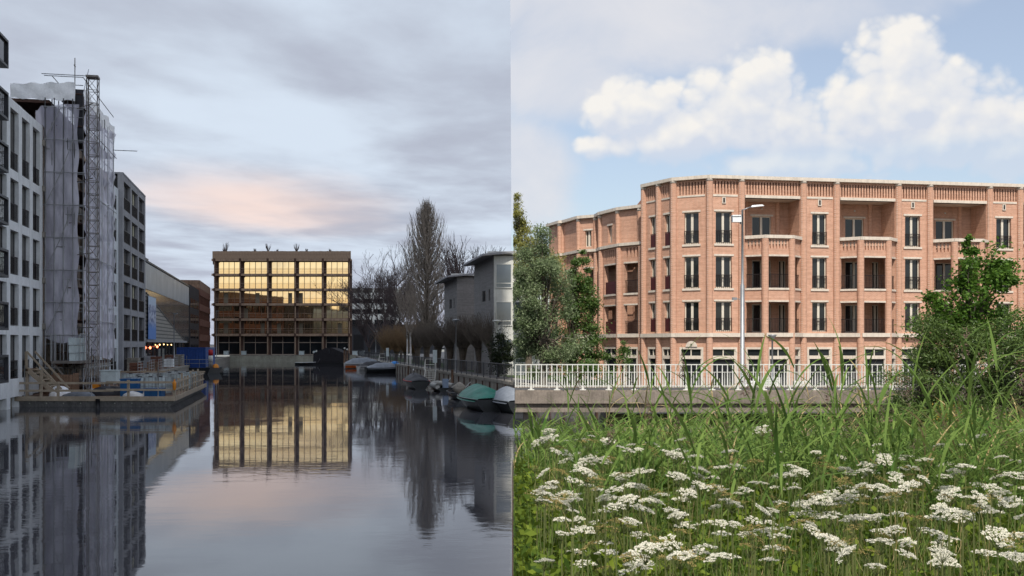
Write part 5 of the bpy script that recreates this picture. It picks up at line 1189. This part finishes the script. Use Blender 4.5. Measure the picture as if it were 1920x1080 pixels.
def leafy(name, label, cat, base, crowns, nleaf, size, lm, seed, trunk=(.2, 3.), elong=1.8, droop=0., xmin=None, csig=.33, group=None, lean=(0, 0), limbm='bark', second=None):
    """crowns: (cx, cy, cz, rx, ry, rz, clusters) relative to base"""
    rs = np.random.default_rng(seed); t = thing(name, label, cat, group, base); pts = []; segs = []; r, th = trunk
    top = Vector((lean[0], lean[1], th)); MB().tube([(0, 0, -.3), (lean[0] * .4, lean[1] * .4, th * .5), tuple(top)], [r * 1.25, r, r * .7], 8).build('trunk', M[limbm], t)
    tot = sum(c[6] for c in crowns)
    for cx, cy, cz, rx, ry, rz, n in crowns:
        d = rs.normal(size=(n, 3)); d /= np.linalg.norm(d, axis=1, keepdims=True); q = d * rs.uniform(.25, 1., (n, 1)) ** .6 * np.array([rx, ry, rz]) + np.array([cx, cy, cz])
        for p in q:
            k = int(nleaf / tot * rs.uniform(.5, 1.5)); sg = csig * rs.uniform(.6, 1.3) * np.array([1, 1, .75]) * (rx * ry * rz) ** (1 / 3)
            pts.append(p + rs.normal(size=(k, 3)) * sg * .6)
            m = Vector(top).lerp(Vector(p), .5) + Vector((0, 0, .1 * th)); 
            if xmin is None or p[0] + base[0] > xmin: segs += [(tuple(top * rs.uniform(.75, 1)), tuple(m), r * .3, r * .17), (tuple(m), tuple(p), r * .17, r * .05)]
    c = np.concatenate(pts); v, f = leafq(c, size, elong=elong, rs=rs, droop=droop)
    if xmin is not None: v, f = clipx(v, f, xmin - base[0])
    if second:
        pick = rs.random(len(f)) < second[1] ; 
        v2, f2 = clipx(v, f[pick], -1e9); place('accent_leaves', np_mesh('accent_leaves', v2, f2, LEAF[second[0]]), t); v, f = clipx(v, f[~pick], -1e9)
    place('crown', np_mesh('crown', v, f, LEAF[lm]), t); place('limbs', sticks('limbs', segs, M[limbm], 4), t); return t
# trees left of the brick building
leafy('willow_tree', 'large silvery leaved willow at the bridge end', 'tree', (1.9, 62, .8), [(-.2, 0, 5.4, 1.9, 1.6, 3.4, 26), (.4, 0, 3.0, 2.2, 1.6, 2.4, 24), (-.7, 0, 7.6, 1.5, 1.2, 2.2, 13), (-1.2, 0, 4.2, 1.0, 1.5, 3.6, 20)], 36000, .21, 'silver', 101, (.22, 3.0), 3.2, .5, .02, .27)
leafy('weeping_willow', 'yellow green weeping willow rising behind the silvery willow', 'tree', (1.2, 74, .6), [(-.2, 0, 9.3, 1.9, 1.3, 2.6, 30), (1.0, 0, 8.2, 1.6, 1.3, 1.9, 22), (-.8, 0, 11.8, .8, .7, 2.2, 16)], 15000, .26, 'weep', 102, (.22, 6.0), 4.5, 1.6, .06, .30)
leafy('young_tree', 'airy young green tree before the stepped brick wing', 'tree', (3.9, 66, .4), [(.1, 0, 3.6, 1.6, 1.0, 2.2, 30), (.4, 0, 6.0, 1.3, .8, 1.6, 24), (.5, 0, 7.9, .6, .4, 1.3, 10), (.9, 0, 1.9, 1.5, .8, 1.0, 14)], 14000, .17, 'sap', 103, (.10, 5.5), 1.7, .2, None, .36)
leafy('sapling', 'small green sapling behind the bridge railing', 'tree', (6.9, 64, .3), [(0, 0, 1.9, .7, .6, 1.0, 10), (.1, 0, 3.0, .3, .3, .5, 4)], 1500, .13, 'sap', 104, (.05, 1.8), 1.7, .2, None, .4)
leafy('hedge_shrub', 'low green shrub under the young tree', 'shrub', (4.6, 60, .3), [(0, 0, 1.2, 1.9, .8, 1.0, 20)], 5000, .15, 'sap', 105, (.06, .8), 1.7, .1, None, .36)
leafy('dark_hedge', 'dark clipped hedge at the foot of the white end wall', 'hedge', (-.95, 72, QZ), [(.25, 0, 1.6, .75, 1.0, 1.5, 22)], 5200, .14, 'hedge', 106, (.08, .8), 1.6, 0, None, .36)
# shrubs at the right end of the bridge
leafy('oak_tree', 'glossy dark green tree towering over the shrubs at the bridge end', 'tree', (16.3, 36.5, .4), [(.1, 0, 4.6, 1.4, 1.2, 1.1, 20), (.3, 0, 5.7, 1.0, .9, .9, 14), (.0, 0, 6.6, .25, .25, .5, 4), (1.2, 0, 5.6, .5, .6, .5, 6), (-1.2, 0, 4.6, .5, .5, .35, 4), (-.6, 0, 3.8, 1.3, 1.0, .7, 10), (1.0, 0, 3.6, 1.3, 1.1, 1.0, 12)], 11000, .15, 'oak', 111, (.13, 3.2), 1.6, 0, None, .46)
leafy('willow_shrub', 'dense grey green shrub covering the end of the bridge railing', 'shrub', (14.2, 36, .2), [(.1, 0, 1.6, 1.3, 1.1, 1.6, 30), (1.0, 0, 3.2, 1.3, .9, 1.1, 22), (1.9, 0, 2.0, 1.4, 1.0, 2.0, 30), (-.3, 0, .6, 1.0, 1.2, .8, 14)], 30000, .12, 'shrub', 112, (.08, 1.0), 2.6, 0, None, .34)
leafy('willow_shrub', 'broad grey green shrub at the frame edge under the tall tree', 'shrub', (17.2, 34.6, .2), [(0, 0, 1.6, 1.6, 1.1, 1.7, 34), (-.4, 0, 3.3, 1.3, .9, 1.1, 22), (1.4, 0, 2.6, 1.2, 1.0, 1.8, 20)], 28000, .12, 'shrub', 113, (.08, 1.0), 2.6, 0, None, .34)
leafy('yellow_shrub', 'small shrub with yellowing leaves before the grey green shrubs', 'shrub', (11.9, 28.0, .15), [(0, 0, 1.3, .45, .4, .75, 14), (.5, 0, .9, .4, .4, .5, 8)], 1900, .075, 'shrub', 114, (.04, .8), 2.2, 0, None, .4, second=('yellow', .55))
leafy('yellow_shrub', 'wide yellowing shrub at the frame edge among the reeds', 'shrub', (12.2, 24.0, .2), [(0, 0, 1.0, .9, .5, .8, 20), (-1.2, 0, .7, .5, .4, .5, 8)], 2600, .075, 'shrub', 115, (.04, .8), 2.2, 0, None, .4, second=('yellow', .4))

# ================================================================ meadow bank
def gz(y):
    if y < 9: return 1.25
    if y < 27: return 1.25 - 1.0 * (y - 9) / 18
    return max(-.4, .25 - .65 * (y - 27) / 9)
ys = [-140, -30, -5, 0, 3, 6, 9, 12, 15, 18, 21, 24, 27, 29, 31, 33, 36, 41.5]; xs = [.012, .5, 1.5, 3, 5, 8, 12, 17, 25, 45, 110]
vs = [(x, y, gz(y) + (.0 if x < .02 else .05 * math.sin(x * 2.1 + y) - .03)) for y in ys for x in xs]; n = len(xs)
tag(MB().add(vs, [(j * n + i, j * n + i + 1, (j + 1) * n + i + 1, (j + 1) * n + i) for j in range(len(ys) - 1) for i in range(n - 1)], True).build('bank', M['soil']), kind='structure')
t = thing('bank_revetment', 'timber board edging that holds the meadow bank at the water', 'revetment')
for j in range(len(ys) - 1):
    if ys[j] < -6 or ys[j + 1] > 30: continue
    MB().add([(.002, ys[j], -.4), (.010, ys[j], -.4), (.010, ys[j + 1], -.4), (.002, ys[j + 1], -.4), (.002, ys[j], gz(ys[j])), (.010, ys[j], gz(ys[j])), (.010, ys[j + 1], gz(ys[j + 1])), (.002, ys[j + 1], gz(ys[j + 1]))],
             [(3, 2, 1, 0), (4, 5, 6, 7), (0, 1, 5, 4), (1, 2, 6, 5), (2, 3, 7, 6), (3, 0, 4, 7)]).build('board', M['wood_dark'], t)
def xview(y): return .5 * y + .6
def xwide(y): return .5 * y + 3.0
# --- reeds
def reed_geo(seed, H, nl=9, leafL=.66, wleaf=.031):
    r_ = np.random.default_rng(seed); V = []; Fq = []
    lean = r_.normal(0, .05, 2)
    def stalk(z): return np.array([lean[0] * z * z / H, lean[1] * z * z / H, z])
    for i in range(6):
        for z, rr in ((H * i / 6, .006 - .0007 * i), (H * (i + 1) / 6, .006 - .0007 * (i + 1))):
            for k in range(3): a = 2.094 * k; V.append(stalk(z) + np.array([rr * math.cos(a), rr * math.sin(a), 0]))
        b = len(V) - 6
        for k in range(3): Fq.append((b + k, b + (k + 1) % 3, b + 3 + (k + 1) % 3, b + 3 + k))
    az0 = r_.uniform(0, 6.3)
    for i in range(nl):
        z = H * (.22 + .76 * i / (nl - 1)); a = az0 + (i % 2) * math.pi + r_.normal(0, .5); L = leafL * r_.uniform(.7, 1.25) * (.75 + .5 * math.sin(3.1 * i / nl)); wd = wleaf * r_.uniform(.8, 1.3)
        el_ = r_.uniform(.9, 1.35); dr = r_.uniform(.3, 1.7); p = stalk(z); o = np.array([math.cos(a), math.sin(a)]); sd = np.array([-o[1], o[0], 0]); ns = 6; b = len(V)
        for k in range(ns + 1):
            f = k / ns; ww = wd * (.35 + 1.3 * f if f < .3 else (1 - f) ** .8 * 1.15) * .5 + .0006; tw = sd * math.cos(f * .6) + np.array([0, 0, 1]) * math.sin(f * .6)
            V.append(p - tw * ww); V.append(p + tw * ww); e = el_ - dr * f; p = p + np.array([o[0] * math.cos(e), o[1] * math.cos(e), math.sin(e)]) * L / ns
        for k in range(ns): Fq.append((b + 2 * k, b + 2 * k + 1, b + 2 * k + 3, b + 2 * k + 2))
    return np.array(V), np.array(Fq)
def plume_geo(seed, top, H=.26):
    r_ = np.random.default_rng(seed); c = np.array(top) + np.stack([r_.normal(0, .022, 70), r_.normal(0, .022, 70), r_.uniform(-.02, H, 70)], 1); return leafq(c, .05, 0, 5, r_)
RV = [reed_geo(200 + i, 1.9, 10) for i in range(8)]; RM = [np_mesh('leaves', v, f, LEAF['reed']) for v, f in RV]
RP = [plume_geo(300 + i, RV[i][0][15] * 0 + np.array([RV[i][0][33][0], RV[i][0][33][1], 1.9])) for i in range(8)]; PM = [np_mesh('plume', v, f, LEAF['plume']) for v, f in RP]
rnd = random.Random(5); spots = []
for px, D, h in ((1322, 8.4, 2.15), (1345, 10.5, 2.2), (1480, 9.2, 2.4), (1500, 8.0, 2.2), (1545, 10.8, 2.5), (1590, 9.6, 2.2), (1640, 11, 2.25), (1690, 8.6, 2.0), (1720, 10.3, 2.35), (1770, 8.6, 2.3), (1790, 9.4, 2.55), (1800, 11.5, 2.6), (1845, 9.2, 2.35), (1880, 9.8, 2.4), (1900, 8.4, 2.15), (1905, 11.2, 2.5), (1860, 12, 2.6), (1440, 11, 2.5), (1380, 12, 2.4), (1410, 9, 2.1), (1250, 12, 2.35), (1225, 13.5, 2.3), (1040, 14, 2.25), (1060, 12.5, 2.2), (1130, 15, 2.2), (1180, 14, 2.2), (1290, 13, 2.4)):
    spots.append((P(px, 0, D).x, D, h))
while len(spots) < 285:
    y = rnd.uniform(9.5, 20); x = rnd.uniform(.55, xview(y)); h = (CAMH - .073 * y - gz(y)) * rnd.uniform(.75, 1.05) * (1.0 if x < .17 * y else rnd.choice((1.0, 1.05, 1.2))); spots.append((x, y, h))
for i, (x, y, h) in enumerate(spots):
    h *= .88 if i < 28 else .95; pl = rnd.random() < .22; t = thing('reed', ('tall ' if h > 2.1 else 'short ' if h < 1.35 else '') + 'green reed ' + ('carrying a brown feathery plume above its leaves' if pl else 'with long arching leaves in the reed bed'), 'reed', 'reeds before the bridge', (x, y, gz(y) - .03), rnd.uniform(0, 6.28)); k = i % 8; s = h / 1.9
    place('leaves', RM[k], t, scale=(1.05, 1.05, s)).rotation_euler = (rnd.gauss(0, .05), rnd.gauss(0, .05), 0)
    if pl: place('plume', PM[k], t, scale=(1, 1, s))
def scatter(name, geos, n, xy, mt, smin, smax, xmin=.012, kind='stuff', label=None, tilt=.08):
    Vs, Fs, b = [], [], 0; rs = np.random.default_rng(len(name) + n)
    for i in range(n):
        v, f = geos[rs.integers(len(geos))]; x, y = xy(rs); a = rs.uniform(0, 6.283); s = rs.uniform(smin, smax) * ((CAMH - .080 * y - gz(y)) / 1.9 if name == 'reed_bed' else 1); c_, s_ = math.cos(a), math.sin(a); w_ = v.copy(); w_[:, 2] *= s
        w_[:, 0] += w_[:, 2] * rs.normal(0, tilt); w_[:, 1] += w_[:, 2] * rs.normal(0, tilt)
        Vs.append(np.stack([w_[:, 0] * c_ - w_[:, 1] * s_ + x, w_[:, 0] * s_ + w_[:, 1] * c_ + y, w_[:, 2] + gz(y) - .03], 1)); Fs.append(f + b); b += len(v)
    V, Fq = clipx(np.concatenate(Vs), np.concatenate(Fs), xmin)
    return tag(place(name, np_mesh(name, V, Fq, mt)), label, kind=kind)
def reed_xy(rs): y = rs.uniform(10, 26) if rs.random() < .8 else rs.uniform(8.5, 13); return rs.uniform(.1, xwide(y)), y
scatter('reed_bed', RV, 1280, reed_xy, LEAF['reed'], .5, 1.03, label='dense mass of green reeds between meadow and bridge')
# --- herb layer
def herb_geo(seed):
    r_ = np.random.default_rng(seed); n = 34; z = r_.uniform(.05, 1, n); rad = r_.uniform(0, .2, n) * (1.2 - .6 * z); a = r_.uniform(0, 6.3, n)
    v, f = leafq(np.stack([rad * np.cos(a), rad * np.sin(a), z], 1), .085, .5, 1.7, r_); return v, f
def grass_geo(seed):
    r_ = np.random.default_rng(seed); V, Fq = [], []
    for i in range(9):
        a = r_.uniform(0, 6.3); L = r_.uniform(.5, 1.0); p = np.array([r_.normal(0, .03), r_.normal(0, .03), 0.]); o = np.array([math.cos(a), math.sin(a)]); sd = np.array([-o[1], o[0], 0]); e = r_.uniform(1.2, 1.5); dr = r_.uniform(.1, 1.3); b = len(V)
        for k in range(5):
            f = k / 4; ww = .004 * (1 - f) + .0008; V.append(p - sd * ww); V.append(p + sd * ww); g_ = e - dr * f; p = p + np.array([o[0] * math.cos(g_), o[1] * math.cos(g_), math.sin(g_)]) * L / 4
        for k in range(4): Fq.append((b + 2 * k, b + 2 * k + 1, b + 2 * k + 3, b + 2 * k + 2))
    return np.array(V), np.array(Fq)
HG = [herb_geo(400 + i) for i in range(6)]; GG = [grass_geo(450 + i) for i in range(5)]
def mead_xy(rs): y = 2.6 + 11.5 * rs.random() ** .8; return rs.uniform(.03, xwide(y)), y
scatter('ground_cover', HG, 3300, mead_xy, LEAF['herb'], .45, 1.0, label='leafy green ground cover of the flower meadow')
scatter('bank_edge_cover', HG, 420, lambda rs: (rs.uniform(.02, .28), 2.5 + 13 * rs.random()), LEAF['herb'], .5, 1.1, label='leafy plants crowding the edge of the bank')
scatter('grass', GG, 3600, mead_xy, LEAF['reed'], .7, 1.45, label='thin grass blades among the meadow flowers')
STRAW = leaf_mat('dry_straw', (.24, .18, .08), (.42, .34, .17), .2, .8, .1)
scatter('dry_grass', GG, 520, mead_xy, STRAW, .8, 1.6, label='dry straw coloured grass blades scattered through the meadow')
scatter('dead_reeds', RV[:3], 70, reed_xy, STRAW, .6, 1.1, label='dead straw coloured reeds standing among the green ones', tilt=.2)
# --- umbellifers
def umbel_head(seed, dens=1.0):
    r_ = np.random.default_rng(seed); C = []; S = []; nU = r_.integers(15, 21); tilt = r_.normal(0, .12, 2)
    for i in range(nU):
        rr = .088 * math.sqrt((i + .5) / nU); a = i * 2.399 + r_.normal(0, .2); h = .022 * (1 - (rr / .09) ** 2) + r_.normal(0, .004); u = np.array([rr * math.cos(a), rr * math.sin(a), h]); u[2] += u[0] * tilt[0] + u[1] * tilt[1]
        n = int(26 * dens); b = r_.uniform(0, 6.3, n); q = .019 * np.sqrt(r_.random(n)); C.append(u + np.stack([q * np.cos(b), q * np.sin(b), r_.normal(0, .003, n) + .004 * (1 - (q / .019) ** 2)], 1)); S.append(((0, 0, -.085), tuple(u - np.array([0, 0, .004])), .0016, .0009))
    return np.concatenate(C), S
def umbel_var(seed, lm, dens):
    c, S = umbel_head(seed, dens); r_ = np.random.default_rng(seed); v, f = leafq(c, .0125 if dens > .6 else .011, 1.6, 1.15, r_)
    return np_mesh('flower_head', v, f, LEAF[lm]), sticks('rays', S, LEAF['stem'])
UV = [umbel_var(500 + i, 'flower', 1.0) for i in range(7)] + [umbel_var(520 + i, 'seed', .55) for i in range(4)]
def stem_var(seed):
    r_ = random.Random(seed); mb = MB(); k = [r_.gauss(0, .03) for _ in range(4)]; mb.tube([(k[0], k[1], 0), (k[2] * .5, k[3] * .5, .5), (0, 0, 1)], [.007, .0055, .004], 5, False)
    a = r_.uniform(0, 6.3); mb.tube([(0, 0, .55), (.06 * math.cos(a), .06 * math.sin(a), .75), (.10 * math.cos(a), .10 * math.sin(a), .9)], [.004, .003, .002], 4, False); return mb.mesh('stem', LEAF['stem'])
ST = [stem_var(600 + i) for i in range(5)]
rnd = random.Random(9); cnt = 0; tries = 0; taken = []
while cnt < 298 and tries < 9000:
    tries += 1
    py = 800 + (rnd.betavariate(1.35, 2.0) if rnd.random() < .85 else rnd.random()) * 272; px = rnd.uniform(972, 1925)
    if py < 850 and not (px < 1250 or rnd.random() < .28): continue
    if py < 835 and px > 1150 and rnd.random() < .6: continue
    zt = rnd.uniform(2.25, 2.55) if py > 850 else rnd.uniform(2.45, 2.66); D = (CAMH - zt) * F / (py - HY)
    if D > 12 or D < 4.4: continue
    x = (px - 960) / F * D
    if x < .13 or any((x - a) ** 2 + (D - b) ** 2 < .012 for a, b in taken): continue
    sc_ = rnd.uniform(.4, .88) * (1.0 if D < 7 else 1.12); sz_ = 'large ' if sc_ > .78 else 'small ' if sc_ < .56 else ''; taken.append((x, D)); z0 = gz(D); seedy = rnd.random() < .32; k = 7 + rnd.randrange(4) if seedy else rnd.randrange(7)
    t = thing('umbellifer', sz_ + ('brown seeding umbellifer with a fading flat flower head' if seedy else 'umbellifer with a flat creamy white flower head'), 'wildflower', 'fading umbellifers in the meadow' if seedy else 'white umbellifers in the meadow', (x, D, z0), rnd.uniform(0, 6.28))
    H = zt - z0
    place('stem', ST[cnt % 5], t, scale=(1, 1, H - .08 * sc_)); h_ = place('flower_head', UV[k][0], t, (0, 0, H), scale=(sc_,) * 3); h_.rotation_euler = (rnd.gauss(0, .22), rnd.gauss(0, .22), 0); place('rays', UV[k][1], t, (0, 0, H), scale=(sc_,) * 3)
    cnt += 1
def ubx():
    c, S = umbel_head(700, .5); v, f = leafq(c * .8, .014, 1.6, 1.15); v[:, 2] += 1.0; return v, f
scatter('distant_flowers', [ubx()], 150, lambda rs: (lambda y: (rs.uniform(.15, xwide(y)), y))(rs.uniform(5, 10)), LEAF['flower'], .85, 1.05, label='many smaller white flower heads low in the meadow', tilt=.03)

# ================================================================ land and wood behind the viewer, seen only as mirrored in glass and water
tag(MB().add([(-5500, -5500, .75), (5500, -5500, .75), (5500, -140, .75), (-5500, -140, .75)], [(0, 1, 2, 3)]).build('terrain', M['grassg']), kind='structure')
rs = np.random.default_rng(88); pts = []
for i in range(120):
    x = rs.uniform(-150, 90); h = 6.5 + 7 * abs(math.sin(x * .045)) * rs.uniform(.6, 1.2); pts.append(np.array([x, -165 + rs.normal(0, 8), 0]) + np.stack([rs.normal(0, 3.2, 140), rs.normal(0, 3, 140), rs.uniform(.5, h, 140)], 1))
v, f = leafq(np.concatenate(pts), 1.5, .1, 1.4, rs); tag(place('far_wood', np_mesh('far_wood', v, f, LEAF['wood'])), 'dark wood across the water behind the viewer', kind='stuff')
